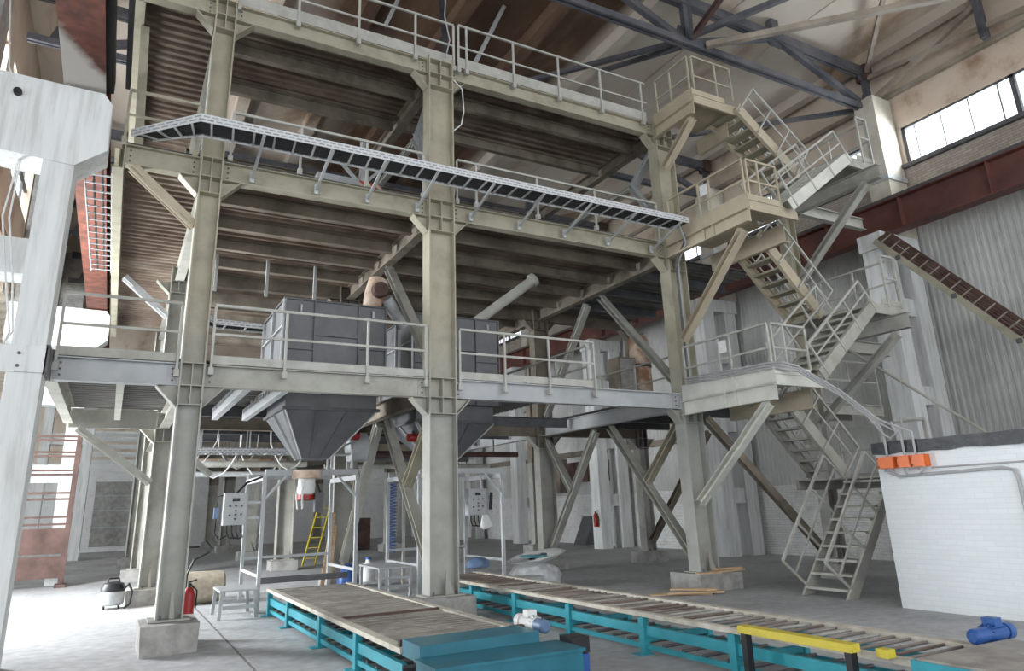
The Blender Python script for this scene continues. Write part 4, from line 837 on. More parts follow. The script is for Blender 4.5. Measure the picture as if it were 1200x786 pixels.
hopper('grey sheet steel hopper bin whose cone hangs over the short conveyor', 2.24, 3.98, 11.6, 13.4, 3.50, 5.03, 3.02, 12.6, 3.2, 2.46, 0.24)
hopper('grey sheet steel hopper bin half hidden by the middle front column', 4.82, 6.65, 12.35, 14.2, 3.50, 5.22, 5.75, 13.2, 3.15, 2.5, 0.24)
t = thing('duct_elbow', 'rusty orange round duct elbow with a flange on top of the first hopper bin', 'duct', (3.95, 12.2, 5.06))
M().tube([(3.9, 12.2, 5.06), (3.92, 12.2, 5.25), (3.98, 12.2, 5.48), (4.05, 12.25, 5.75)], [0.17, 0.17, 0.2, 0.19], 20).build('pipe', 'duct', t, True)
M().lathe([(0.06, -0.16), (0.14, -0.14), (0.15, 0.0)], (3.99, 12.02, 5.50), 18, 'y').build('inspection_flange', 'rust', t, True)
M().lathe([(0.21, 0), (0.21, 0.05)], (3.9, 12.2, 5.06), 20).build('flange', 'duct', t, True)
t = single('duct', M().tube([(4.18, 12.15, 5.40), (4.60, 12.35, 4.95)], 0.12, 16), 'galv', 'slanting round duct between the elbow and the second bin', 'duct', smooth=True)
t = thing('chute_pipe', 'pale round chute slanting from the middle floor down to the second hopper bin', 'chute', (6.13, 12.9, 5.26))
M().tube([(6.35, 13.0, 5.27), (7.75, 12.6, 6.38)], 0.11, 16).build('pipe', 'beige2', t, True); M().tube([(7.68, 12.62, 6.325), (7.76, 12.6, 6.39)], 0.15, 16).build('flange', 'beige2', t, True)
def frame_station(lab, x0, x1, y0, y1, zt, mat='panel'):
    t = thing('bagging_frame', lab, 'frame', ((x0 + x1) / 2, (y0 + y1) / 2, 0), 'bagging station frames')
    for x in (x0, x1):
        for y in (y0, y1):
            M().box(x - 0.03, x + 0.03, y - 0.03, y + 0.03, 0.012, zt - 0.09).build('post', mat, t); M().box(x - 0.07, x + 0.07, y - 0.07, y + 0.07, 0, 0.012).build('foot_plate', mat, t)
        M().box(x - 0.03, x + 0.03, y0, y1, zt - 0.09, zt).build('top_beam', mat, t)
        M().box(x - 0.02, x + 0.02, y0 + 0.03, y1 - 0.03, 0.55, 0.6).build('low_beam', mat, t)
    for y in (y0, y1): M().box(x0, x1, y - 0.03, y + 0.03, zt, zt + 0.1).build('top_beam', mat, t)
    for x, s in ((x0, 1), (x1, -1)): M().bar((x + s * 0.03, y0, zt - 0.38), (x + s * 0.38, y0, zt), 0.035, 0.035).build('corner_brace', mat, t)
    M().box(x0 + 0.03, x1 - 0.03, y1 - 0.02, y1 + 0.02, 0.75, 0.80).build('low_beam', mat, t)
    return t
f1 = frame_station('grey bagging frame over the far end of the short conveyor', 2.33, 3.98, 13.02, 14.8, 2.22)
f2 = frame_station('grey bagging frame over the far end of the long conveyor', 5.14, 6.92, 12.86, 14.6, 2.22)
M().box(2.36, 3.95, 13.35, 13.39, 0.42, 0.52).build('stop_beam', 'dark_steel', f1)
def spout(lab, x, y, z, red=True):
    t = thing('filling_spout', lab, 'spout', (x, y, z - 0.5), 'bag filling spouts')
    M().lathe([(0.24, 0.10), (0.26, 0.10), (0.26, 0.24), (0.24, 0.24)], (x, y, z), 20).build('collar', 'duct', t, True)
    M().lathe([(0.13, -0.18), (0.15, -0.16), (0.15, 0.0999)], (x, y, z), 20).build('bag_clamp', 'white', t, True)
    M().lathe([(0.12, -0.28), (0.16, -0.26), (0.155, -0.181)], (x, y, z), 20).build('clamp_ring', 'red', t, True)
    for k_ in range(3):
        a = k_ * 2.1; M().tube([(x + 0.17 * math.cos(a), y + 0.17 * math.sin(a), z + 0.05), (x + 0.25 * math.cos(a), y + 0.25 * math.sin(a), z - 0.15), (x + 0.2 * math.cos(a), y + 0.2 * math.sin(a), z - 0.42)], 0.018, 6).build('air_hose', 'white' if k_ else 'black', t)
    M().box(x + 0.12, x + 0.26, y - 0.2, y - 0.05, z - 0.48, z - 0.15).build('air_valve', 'dark_steel', t)
spout('red ringed bag filling spout under the first hopper cone', 3.05, 13.0, 2.06)
spout('bag filling spout under the second hopper cone', 5.75, 13.6, 2.06)
for x, y, z, lb in ((3.72, 12.5, 2.88, 'red pneumatic actuator on the side of the first hopper cone'), (5.02, 12.9, 2.9, 'red pneumatic actuator on the side of the second hopper cone')):
    t = thing('actuator', lb, 'actuator', (x, y, z - 0.1), 'red actuators on the hopper cones')
    M().lathe([(0.05, -0.12), (0.08, -0.1), (0.08, 0.1), (0.05, 0.12)], (x, y, z), 14, 'x').build('body', 'red', t, True)
    M().box(x - 0.2 if x < 4 else x + 0.1, x - 0.1 if x < 4 else x + 0.24, y - 0.03, y + 0.03, z - 0.03, z + 0.03).build('bracket', 'dark_steel', t)
    M().lathe([(0.03, 0), (0.03, 0.05)], (x, y, z + 0.075), 8).build('knob', 'black', t)
t = thing('fan_drum', 'round grey fan drum on a bracket above the first bagging frame', 'fan', (3.80, 13.05, 2.33))
M().lathe([(0.20, -0.17), (0.27, -0.15), (0.27, 0.15), (0.22, 0.18)], (3.97, 13.05, 2.72), 26, 'x').build('drum', 'panel', t, True)
for y in (12.92, 13.2): M().box(3.45, 3.49, y - 0.02, y + 0.02, 2.33, 2.62).build('leg', 'panel', t); M().box(3.82, 3.86, y - 0.02, y + 0.02, 2.33, 2.80).build('leg', 'panel', t); M().bar((3.45, y, 2.60), (3.86, y, 2.82), 0.03, 0.03).build('arm', 'panel', t)
M().box(3.45, 3.86, 12.90, 13.22, 2.57, 2.60).build('shelf', 'panel', t)
def control_panel(lab, x, y, z, w=0.37, h=0.52):
    t = thing('control_panel', lab, 'control panel', (x, y, z - h / 2), 'push button control panels')
    M().box(x - w / 2, x + w / 2, y, y + 0.18, z - h / 2, z + h / 2).build('case', 'panel', t)
    d = M().box(x - w / 2 + 0.015, x + w / 2 - 0.015, y - 0.012, y, z - h / 2 + 0.015, z + h / 2 - 0.015).build('door', 'panel', t)
    M().box(x - 0.06, x + 0.06, y - 0.02, y - 0.012, z + h * 0.24, z + h * 0.34).build('display', 'black', d)
    for (fx, fz) in ((-0.25, 0.1), (0, 0.1), (0.25, 0.1), (0, -0.05), (-0.25, -0.19), (0, -0.17), (0.25, -0.17), (0, -0.31)):
        M().tube([(x + fx * w, y - 0.012, z + fz * h), (x + fx * w, y - 0.035, z + fz * h)], 0.017, 10).build('button', 'dark_steel', d)
    for fx in (-0.3, -0.1, 0.1, 0.3): M().tube([(x + fx * w, y + 0.08, z - h / 2), (x + fx * w, y + 0.08, z - h / 2 - 0.1), (x + fx * w + 0.05, y + 0.12, z - h / 2 - 0.2), (x + 0.1, y + 0.15, z - h / 2 - 0.22)], 0.012, 6).build('cable', 'black', t)
    return t
p1 = control_panel('grey push button control panel by the first bagging frame', 1.88, 13.0, 1.67)
M().box(1.55, 1.63, 13.06, 13.12, 1.52, 1.70).build('pendant_switch', 'bluegrey', p1); M().tube([(1.59, 13.09, 1.70), (1.60, 13.09, 1.88), (1.68, 13.09, 1.90)], 0.01, 6).build('pendant_cable', 'black', p1); M().tube([(1.59, 13.09, 1.52), (1.58, 13.09, 1.3), (1.66, 13.1, 1.18), (1.78, 13.1, 1.25)], 0.012, 6).build('pendant_cable', 'black', p1)
M().tube([(1.90, 13.12, 1.93), (2.05, 13.12, 2.1), (2.30, 13.06, 2.2)], 0.02, 6).build('conduit', 'black', p1)
M().box(2.06, 2.32, 13.02, 13.06, 1.75, 1.79).build('bracket', 'panel', p1); M().box(2.06, 2.32, 13.02, 13.06, 1.5, 1.54).build('bracket', 'panel', p1)
p2 = control_panel('grey push button control panel hanging in the second bagging frame', 6.62, 13.35, 1.68, 0.42, 0.52)
M().box(6.81, 6.93, 13.4, 13.44, 1.75, 1.79).build('bracket', 'panel', p2); M().tube([(6.75, 13.45, 1.94), (6.75, 13.45, 2.2)], 0.02, 6).build('conduit', 'white', p2)
M().plate([(6.86, 13.33, 1.52), (6.93, 13.33, 1.52), (6.95, 13.33, 1.86), (6.90, 13.33, 1.86)], 0.03).build('handset', 'black', p2)
single('white_rag', M().add([(6.70, 13.3, 1.42), (6.82, 13.3, 1.42), (6.92, 13.28, 1.20), (6.85, 13.3, 1.16), (6.72, 13.27, 1.14), (6.66, 13.3, 1.18), (6.70, 13.34, 1.42), (6.82, 13.34, 1.42), (6.92, 13.36, 1.20), (6.85, 13.34, 1.16), (6.72, 13.35, 1.14), (6.66, 13.34, 1.18)], [(5, 4, 3, 2, 1, 0), (6, 7, 8, 9, 10, 11)] + [(i, (i + 1) % 6, 6 + (i + 1) % 6, 6 + i) for i in range(6)]), 'white', 'white rag hanging below the second control panel', 'rag')

# ------------------------------------------------------------------ brick booth with boxes and cables
struct('wall_booth', M().box(10.27, 13.6, 1.5, 6.95, 0, 2.2), 'brick_white', 'white painted brick booth beside the conveyor')
tp = M(); n = 24
pts = []
for i in range(n + 1):
    y = 1.5 + (6.98 - 1.5) * i / n; pts.append((y, 2.165 + random.uniform(-0.02, 0.012), 2.34 + random.uniform(-0.012, 0.012)))
vs = []; fs = []
for y, zl, zh in pts: vs += [(10.225 + random.uniform(-0.008, 0.008), y, zl), (10.235, y, zh), (13.65, y, zh), (13.65, y, 2.202), (10.262, y, 2.202), (10.262, y, zl)]
for i in range(n):
    for k_ in range(6): fs.append((i * 6 + k_, i * 6 + (k_ + 1) % 6, (i + 1) * 6 + (k_ + 1) % 6, (i + 1) * 6 + k_))
fs += [(5, 4, 3, 2, 1, 0), tuple(n * 6 + k_ for k_ in range(6))]
single('roof_film', tp.add(vs, fs), 'tarp', 'black plastic film wrapped over the booth roof edge', 'tarp')
for i, (ya, yb, w_) in enumerate(((6.60, 6.87, 'closest to the stair'), (6.355, 6.555, 'in the middle of the three'), (6.13, 6.34, 'furthest from the stair'))):
    t = thing('junction_box', 'orange junction box on the booth wall, %s' % w_.replace('furthest', 'farther away'), 'junction box', (10.2, (ya + yb) / 2, 1.94), 'orange junction boxes')
    M().box(10.15, 10.268, ya, yb, 1.95, 2.12).build('case', 'orange', t)
    M().box(10.135, 10.15, ya + 0.008, yb - 0.035, 1.96, 2.11).build('lid', 'orange', t)
    for z in (1.975, 2.095): M().tube([(10.137, yb - 0.018, z), (10.15, yb - 0.018, z)], 0.01, 8).build('screw', 'rust', t)
    for fy in (0.25, 0.7): M().tube([(10.2, ya + (yb - ya) * fy, 1.95), (10.2, ya + (yb - ya) * fy, 1.90)], 0.018, 8).build('cable_gland', 'cable', t)
def cable(lab, pts, r=0.018, mat='cable', cat='cable', group='cables and conduits', nm='cable'):
    single(nm, M().tube(pts, r, 8), mat, lab, cat, group, True)
cable('grey conduit running level under the orange boxes then bending down the booth wall', [(10.2, 6.75, 1.90), (10.22, 6.6, 1.83), (10.24, 6.3, 1.84), (10.24, 5.2, 1.875), (10.24, 5.06, 1.84), (10.24, 5.03, 1.72), (10.24, 5.03, 0.02)], 0.022, 'cable', 'conduit', nm='conduit')
cable('thin grey conduit level along the booth wall above the bent one', [(10.25, 6.12, 1.93), (10.25, 4.6, 1.94), (10.25, 2.0, 1.95)], 0.013, 'cable', 'conduit', nm='conduit')
cable('looped grey cable between the orange boxes', [(10.2, 6.5, 1.90), (10.2, 6.45, 1.84), (10.2, 6.3, 1.84), (10.2, 6.2, 1.90)], 0.014)
for i, o_ in enumerate((0.0, 0.045, 0.09)):
    endy = (6.72, 6.45, 6.28)[i]
    cable('grey conduit from the lower stair platform down to the orange junction box, %s of three' % ORD[i], [(9.55 - o_ * 0.3, 10.1, 3.74 + o_), (9.54 - o_ * 0.3, 9.0, 3.70 + o_), (9.54, 8.2, 3.68 + o_), (9.62, 8.0 - o_, 3.67 + o_), (9.95, 7.85, 3.60 + o_), (10.20, 7.3, 3.10 + o_), (10.2, 6.75, 2.58 + o_), (10.2, endy, 2.42 + o_ * 0.3), (10.2, endy, 2.12)], 0.018)
cable('loop of grey cable hanging over the booth roof corner', [(10.2, 7.0, 2.85), (10.17, 6.7, 2.45), (10.17, 6.6, 2.38), (10.17, 6.5, 2.45), (10.17, 6.55, 2.62)], 0.016)
for i in range(2): cable('dark cable bundle running down the stair side front column, %s strand' % ORD[i], [(9.30, 9.6, 6.87), (9.55, 9.7, 6.6 - 0.1 * i), (9.72 + 0.05 * i, 10.22, 6.25), (9.74 + 0.05 * i, 10.25, 5.0), (9.75 + 0.05 * i, 10.25, 3.9), (9.62, 10.15, 3.72)], 0.022, 'cable' if i else 'dark_steel')
cable('thin white cable looping at the middle front column below the upper floor', [(4.78, 10.3, 9.2), (4.95, 10.3, 9.05), (4.98, 10.3, 8.6), (4.92, 10.3, 8.3), (4.775, 10.3, 8.15)], 0.012, 'white')
cable('hanging cord dropping from the roof past the upper guard rail', [(4.55, 10.26, 12.9), (4.62, 10.24, 11.2), (4.58, 10.24, 10.5), (4.68, 10.24, 10.0), (4.6, 10.26, 9.6)], 0.012, 'cable')
cable('pale rope tied over the big concrete column head', [(-1.9, 9.55, 8.6), (-1.75, 9.80, 7.2), (-1.62, 9.83, 6.93)], 0.01, 'white')
for i, dx in enumerate((0, 0.07)): cable('pale rope hanging between the legs of the big concrete column, %s strand' % ORD[i], [(-1.52 + dx * 0.3, 10.1, 6.1), (-1.55 + dx, 9.9, 5.2), (-1.40 + dx, 9.85, 4.4), (-1.27 + dx * 0.4, 9.84, 3.75), (-1.31, 9.84, 3.605)], 0.011, 'white')

# ------------------------------------------------------------------ loose things on the floor
t = thing('step_stool', 'low grey metal stool on the floor next to the short conveyor', 'stool', (1.98, 13.0, 0))
M().box(1.68, 2.26, 12.6, 13.45, 0.40, 0.43).build('seat', 'panel', t)
for x, sx in ((1.72, -1), (2.22, 1)):
    for y, sy in ((12.64, -1), (13.40, 1)): M().bar((x, y, 0.40), (x + sx * 0.03, y + sy * 0.02, 0.0), 0.055, 0.03).build('leg', 'panel', t)
M().box(1.72, 2.24, 12.54, 12.65, 0.15, 0.20).build('stretcher', 'panel', t); M().box(1.72, 2.24, 13.39, 13.42, 0.15, 0.20).build('stretcher', 'panel', t)
t = thing('work_table', 'low grey metal table behind the middle front column', 'table', (4.9, 13.6, 0))
M().box(4.42, 5.08, 13.0, 14.2, 0.54, 0.57).build('tabletop', 'panel', t)
for x in (4.46, 5.04):
    for y in (13.04, 14.16): M().box(x - 0.025, x + 0.025, y - 0.025, y + 0.025, 0, 0.54).build('leg', 'panel', t)
for z in (0.22, 0.36): M().box(4.44, 5.06, 13.02, 13.05, z, z + 0.04).build('shelf_rail', 'panel', t)
t = thing('vacuum_cleaner', 'grey and black canister vacuum cleaner on the floor by the second-row column', 'vacuum cleaner', (0.22, 15.6, 0))
M().lathe([(0.17, 0.06), (0.20, 0.09), (0.205, 0.28), (0.19, 0.30)], (0.22, 15.6, 0), 24).build('tank', 'galv', t, True)
M().lathe([(0.20, 0.30), (0.205, 0.36), (0.17, 0.43), (0.08, 0.46)], (0.22, 15.6, 0), 24).build('motor_head', 'black', t, True)
M().tube([(0.12, 15.6, 0.44), (0.14, 15.6, 0.52), (0.30, 15.6, 0.52), (0.32, 15.6, 0.44)], 0.015, 8).build('handle', 'black', t)
M().tube([(0.36, 15.5, 0.3), (0.47, 15.4, 0.42), (0.53, 15.35, 0.3), (0.50, 15.3, 0.08), (0.42, 15.25, 0.03)], 0.022, 8).build('hose', 'black', t)
for a in range(4): M().lathe([(0.03, -0.015), (0.03, 0.015)], (0.22 + 0.17 * math.cos(a * 1.57 + 0.8), 15.6 + 0.17 * math.sin(a * 1.57 + 0.8), 0.03), 10, 'x').build('caster', 'black', t)
def extinguisher(lab, x, y, z, k=1.0):
    t = thing('fire_extinguisher', lab, 'fire extinguisher', (x, y, z), 'red fire extinguishers')
    M().lathe([(0.075, 0), (0.08, 0.02), (0.08, 0.38 * k), (0.05, 0.38 * k + 0.07), (0.03, 0.38 * k + 0.09)], (x, y, z), 18).build('cylinder', 'red', t, True)
    z += 0.38 * (k - 1)
    M().lathe([(0.025, 0.47), (0.025, 0.51), (0.03, 0.52)], (x, y, z), 10).build('valve', 'black', t)
    M().bar((x - 0.02, y, z + 0.53), (x + 0.09, y, z + 0.56), 0.02, 0.02).build('handle', 'black', t)
    M().tube([(x + 0.02, y, z + 0.5), (x + 0.10, y, z + 0.42), (x + 0.095, y, z + 0.2)], 0.012, 6).build('hose', 'black', t)
    return t
extinguisher('red fire extinguisher standing on the floor behind the footing of the aisle side front column', 1.07, 11.0, 0, 1.5)
e2 = extinguisher('red fire extinguisher hung on the concrete column behind the platform', 15.38, 21.55, 0.75)
M().box(15.44, 15.5, 21.5, 21.6, 0.95, 1.1).build('wall_hook', 'dark_steel', e2)
cable('bent black crank rod leaning behind the aisle side front column', [(1.10, 12.0, 0.0), (1.12, 12.0, 0.75), (1.20, 12.0, 0.95), (1.40, 12.0, 1.05), (1.44, 12.0, 1.10), (1.34, 12.0, 1.22)], 0.016, 'black', 'rod', nm='crank_rod')
t = thing('burlap_roll', 'rolled burlap bundle lying on the floor behind the stool', 'roll', (1.55, 15.2, 0))
M().lathe([(0.20, -0.55), (0.27, -0.5), (0.29, 0.0), (0.27, 0.5), (0.2, 0.55)], (1.55, 15.2, 0.285), 22, 'x').jitter(0.008).build('bundle', 'burlap', t, True)
M().lathe([(0.295, -0.03), (0.295, 0.03)], (1.35, 15.2, 0.285), 22, 'x').build('strap', 'rail_cream', t)
def sack(lab, x, y, rx, ry, h, mat, fold=None):
    t = thing('plastic_sack', lab, 'sack', (x, y, 0), 'plastic sacks on the floor'); mb = M(); n = 26; vs = []; fs = []
    prof = [(0.75, 0), (1.0, 0.12), (1.02, 0.4), (0.86, 0.7), (0.55, 0.9), (0.25, 1.0)]
    for r, hh in prof:
        for k_ in range(n):
            a = 2 * math.pi * k_ / n; w_ = 1 + 0.07 * math.sin(5 * a + hh * 5) + random.uniform(-0.04, 0.04); vs.append((x + rx * r * w_ * math.cos(a), y + ry * r * w_ * math.sin(a), h * hh * (1 + (random.uniform(-0.05, 0.05) if hh else 0))))
    for i in range(len(prof) - 1):
        for k_ in range(n): fs.append((i * n + k_, i * n + (k_ + 1) % n, (i + 1) * n + (k_ + 1) % n, (i + 1) * n + k_))
    fs += [tuple(range(n - 1, -1, -1)), tuple(range((len(prof) - 1) * n, len(prof) * n))]
    mb.add(vs, fs).build('body', mat, t, True)
    if fold:
        vs = []; fs = []
        for j, (r, hh) in enumerate(((0.5, 0.93), (0.95, 1.05), (1.15, 1.16), (1.02, 1.2), (0.45, 1.06))):
            for k_ in range(n):
                a = 2 * math.pi * k_ / n; vs.append((x + rx * r * (1 + random.uniform(-0.06, 0.06)) * math.cos(a) + 0.05, y + ry * r * math.sin(a), h * hh + 0.10 * math.cos(a) + random.uniform(-0.012, 0.012)))
        for i in range(4):
            for k_ in range(n): fs.append((i * n + k_, i * n + (k_ + 1) % n, (i + 1) * n + (k_ + 1) % n, (i + 1) * n + k_))
        M().add(vs, fs).build('open_mouth', fold, t, True)
        M().lathe([(0.1, 0), (rx * 0.62, 0.01), (rx * 0.6, 0.03)], (x + 0.05, y, h * 1.12), 18).build('liner', 'bag_teal', t)
    return t
sack('big milky plastic sack with an open teal lined mouth behind the long conveyor', 7.75, 13.1, 0.54, 0.5, 0.50, 'bag', 'white')
sack('low crumpled milky plastic sack beside the open one', 6.98, 13.7, 0.30, 0.35, 0.28, 'bag')
sack('blue knotted plastic bag at the foot of the first bagging frame', 4.32, 14.6, 0.20, 0.2, 0.55, 'blue')
t = thing('bucket', 'pale blue bucket standing behind the far end of the long conveyor', 'bucket', (6.62, 14.9, 0))
M().lathe([(0.12, 0), (0.16, 0.34), (0.165, 0.34), (0.165, 0.36), (0.15, 0.36), (0.115, 0.02)], (6.62, 14.9, 0.0), 20).build('body', 'panel', t, True); M().tube([(6.46, 14.9, 0.34), (6.5, 14.8, 0.2), (6.62, 14.74, 0.16), (6.74, 14.8, 0.2), (6.78, 14.9, 0.34)], 0.006, 6).build('handle', 'dark_steel', t)
sack('dark blue crumpled bag at the far end of the long conveyor', 6.55, 13.25, 0.24, 0.2, 0.2, 'bluegrey').location.z = 0.42
t = thing('pallet_table', 'low grey trestle beside the open plastic sack', 'trestle', (7.2, 12.6, 0)); M().box(6.95, 7.5, 12.3, 12.75, 0.24, 0.27).build('tabletop', 'panel', t)
for x in (6.98, 7.47):
    for y in (12.33, 12.72): M().box(x - 0.02, x + 0.02, y - 0.02, y + 0.02, 0, 0.24).build('leg', 'panel', t)
BD = [(8.95, 10.15, 0.0, 0.6, 1.05, 'lowest in the small heap beside the conveyor'), (9.1, 9.95, 0.032, 0.45, 1.0, 'slanting across the small heap beside the conveyor'), (9.2, 10.1, 0.064, 0.8, 0.8, 'topmost of the small heap beside the conveyor'),
      (9.62, 10.12, 0.30, 0.1, 0.5, 'on the footing edge facing the conveyor'), (10.2, 10.2, 0.30, -0.05, 0.75, 'overhanging the footing towards the stair'), (10.22, 10.3, 0.332, 0.1, 0.7, 'lying over the other board on the stair end of the footing')]
for x, y, z, a, ln, lb in BD:
    d = Vector((math.cos(a), -math.sin(a), 0)); single('timber_board', M().bar(Vector((x, y, z + 0.015)) - d * ln / 2, Vector((x, y, z + 0.015)) + d * ln / 2, 0.11, 0.03), 'wood', 'raw timber board ' + lb, 'board', 'timber boards by the stair side front column')
t = thing('leaning_panel', 'grey bent sheet panel leaning on the brick wall', 'panel', (16.9, 24.2, 0)); M().plate([(16.5, 23.9, 0), (16.5, 24.7, 0), (17.0, 24.7, 1.05), (17.0, 23.9, 1.05)], 0.04).build('sheet', 'sheet_grey', t); M().plate([(16.5, 23.88, 0), (17.0, 23.88, 1.05), (17.05, 23.88, 0.0)], 0.02).build('end_sheet', 'sheet_grey', t)

# ------------------------------------------------------------------ farther things
t = thing('steel_gate', 'tall rusty brown frame gate with sheet lower panels behind the big concrete column', 'gate', (-1.5, 21.3, 0))
for x in (-2.25, -0.86): M().box(x - 0.06, x + 0.06, 21.25, 21.35, 0.08, 3.9).build('post', 'rust', t)
for z in (1.45, 1.62, 2.05, 2.2, 2.65, 2.75, 3.1, 3.2, 3.5, 3.6): M().box(-2.19, -0.92, 21.27, 21.33, z, z + 0.05).build('rail', 'rust', t)
for z0, z1 in ((0.22, 0.72), (0.78, 1.38)): M().box(-2.19, -0.92, 21.28, 21.31, z0, z1).build('sheet_panel', 'rust', t)
for x in (-2.25, -0.86): M().box(x - 0.12, x + 0.12, 21.1, 21.5, 0, 0.08).build('foot', 'rust', t)
t = thing('storage_rack', 'white rack of horizontal bars against the far wall', 'rack', (1.0, 38.0, 0))
for x in (-1.2, 0.9, 3.2):
    for y in (37.4, 38.6): M().box(x - 0.05, x + 0.05, y - 0.05, y + 0.05, 0, 5.4).build('upright', 'white', t)
for z in (3.6, 4.0, 4.35, 4.7, 5.05, 5.3): M().box(-1.25, 3.25, 37.34, 37.40, z, z + 0.12).build('beam', 'white', t); M().box(-1.25, 3.25, 38.6, 38.66, z, z + 0.12).build('beam', 'white', t)
t = thing('step_ladder', 'yellow ladder leaning in the back of the hall behind the first bagging frame', 'ladder', (5.4, 23.2, 0))
for dx in (0, 0.38): M().bar((5.35 + dx, 22.9, 0), (6.0 + dx, 23.6, 1.9), 0.035, 0.07).build('side_rail', 'yellow', t)
for i in range(6): f = (i + 0.7) / 6.4; M().bar(lerp((5.35, 22.9, 0), (6.0, 23.6, 1.9), f), lerp((5.73, 22.9, 0), (6.38, 23.6, 1.9), f), 0.05, 0.025).build('rung', 'yellow', t)
t = thing('cabinet', 'dark red cabinet standing far back beyond the first bagging frame', 'cabinet', (9.0, 30.0, 0))
M().box(8.3, 9.7, 29.7, 30.5, 0.05, 1.25).build('body', 'rust', t)
for x in (8.35, 9.02): M().box(x, x + 0.63, 29.68, 29.7, 0.1, 1.2).build('door', 'rust', t)
M().box(8.32, 9.68, 29.72, 30.48, 0, 0.05).build('plinth', 'black', t)
t = thing('blue_hose_stand', 'steel stand with a coiled blue air hose behind the grey table', 'hose stand', (5.6, 15.0, 0))
M().box(5.62, 5.68, 15.0, 15.06, 0.02, 2.2).build('post', 'beige2', t); M().box(5.5, 5.8, 14.9, 15.16, 0, 0.02).build('foot_plate', 'beige2', t); M().bar((5.65, 15.03, 2.15), (5.3, 15.03, 2.15), 0.04, 0.04).build('arm', 'beige2', t)
M().tube([(5.38 + 0.09 * math.cos(i * 0.7), 15.03 + 0.09 * math.sin(i * 0.7), 2.12 - i * 0.0075) for i in range(190)], 0.012, 5).build('coiled_hose', 'blue', t, True)
t = thing('cable_drum_box', 'white plastic canister on the floor by the hose stand', 'canister', (5.45, 16.8, 0)); M().lathe([(0.14, 0), (0.16, 0.02), (0.16, 0.34), (0.06, 0.42), (0.06, 0.48)], (5.45, 16.8, 0), 16).build('body', 'white', t, True); M().lathe([(0.07, 0.48), (0.07, 0.53)], (5.45, 16.8, 0), 12).build('cap', 'blue', t)
# pipes and clutter under the lower floor
PP = [(17.6, 3.02, 0.06, 'galv', 'pale'), (18.4, 2.75, 0.08, 'beige2', 'thick dusty'), (19.0, 3.05, 0.05, 'rust', 'rusty'), (20.2, 2.6, 0.07, 'galv', 'low pale'), (20.9, 2.95, 0.10, 'duct', 'thick rusty')]
def pipe(x0, x1, y, z, r, mt_, lab):
    t = thing('overhead_pipe', lab, 'pipe', ((x0 + x1) / 2, y, z - r), 'overhead pipes under the lower floor')
    M().tube([(x0, y, z), (x1, y, z)], r, 12).build('pipe', mt_, t, True)
    for f in (0.15, 0.5, 0.85): x = x0 + (x1 - x0) * f; M().box(x - 0.012, x + 0.012, y - 0.012, y + 0.012, z + r * 0.8, 3.6).build('hanger', 'dark_steel', t)
for y, z, r, mt_, lb in PP: pipe(0.97, 4.29, y, z, r, mt_, '%s pipe running across under the lower floor of the aisle side bay' % lb)
for y, z, r, mt_, lb in ((16.9, 2.9, 0.07, 'rust', 'rusty'), (18.6, 2.7, 0.06, 'beige2', 'dusty'), (20.0, 3.0, 0.09, 'dark_steel', 'dark')): pipe(4.80, 9.6, y, z, r, mt_, '%s pipe running across under the lower floor of the conveyor bay' % lb)
t = thing('switch_cabinet', 'rusty red wall cabinets high on the window wall under the lower floor', 'cabinet', (16.8, 24.0, 2.5))
for i in range(3): M().box(16.7, 17.1, 22.8 + i * 0.95, 23.7 + i * 0.95, 2.4, 3.2).build('case', 'rust', t)
M().box(16.68, 17.1, 25.8, 27.6, 2.0, 3.4).build('backboard', 'brown_steel', t)
t = thing('wall_duct', 'long pale cable duct high on the back of the window wall', 'duct', (17.0, 26, 3.5)); M().box(16.9, 17.1, 16.2, 34, 3.45, 3.65).build('duct', 'brown_steel', t)
# hanging cables, lockers and leaning boards in the back
for i, (x0, x1, y, z0, sag) in enumerate(((1.2, 2.0, 17.3, 3.2, 0.55), (1.5, 2.6, 17.9, 3.1, 0.7), (2.2, 3.1, 18.6, 3.15, 0.5), (2.8, 3.9, 19.3, 3.1, 0.65), (1.1, 1.9, 19.8, 3.15, 0.8), (3.2, 4.1, 17.4, 3.15, 0.6))):
    single('hanging_cable', M().tube([(x0 - 0.02, y, 3.58), (x0, y, z0)] + [(x0 + (x1 - x0) * f, y, z0 - sag * 4 * f * (1 - f)) for f in (0.15, 0.3, 0.5, 0.7, 0.85)] + [(x1, y, z0), (x1 + 0.02, y, 3.58)], 0.02, 6), 'white' if i % 2 else 'cable', 'sagging %s cable loop under the lower floor, %s from the front' % ('white' if i % 2 else 'grey', ORD[i]), 'cable', 'sagging cable loops under the lower floor', True)
for i in range(3):
    x = 3.0 + i * 0.95; t = thing('locker', 'white metal locker against the far wall, %s from the shutter door' % ORD[i], 'locker', (x, 40.5, 0), 'white lockers at the far wall')
    M().box(x - 0.45, x + 0.45, 40.2, 40.9, 0.08, 2.1).build('body', 'white', t)
    for sx in (-0.44, 0.01): M().box(x + sx, x + sx + 0.43, 40.18, 40.2, 0.12, 2.06).build('door', 'white', t)
    M().box(x - 0.43, x + 0.43, 40.22, 40.88, 0, 0.08).build('plinth', 'dark_steel', t)
for i, (dx, h) in enumerate(((0.0, 1.55), (0.13, 1.3))):
    single('timber_board', M().bar((4.02 + dx, 15.45, 0.01), (4.30 + dx * 0.3, 15.70, h), 0.09, 0.025, (0, 1, 0)), 'wood', '%s timber board leaning on the middle second-row column' % ('longer', 'shorter')[i], 'board', 'timber boards leaning on a column')
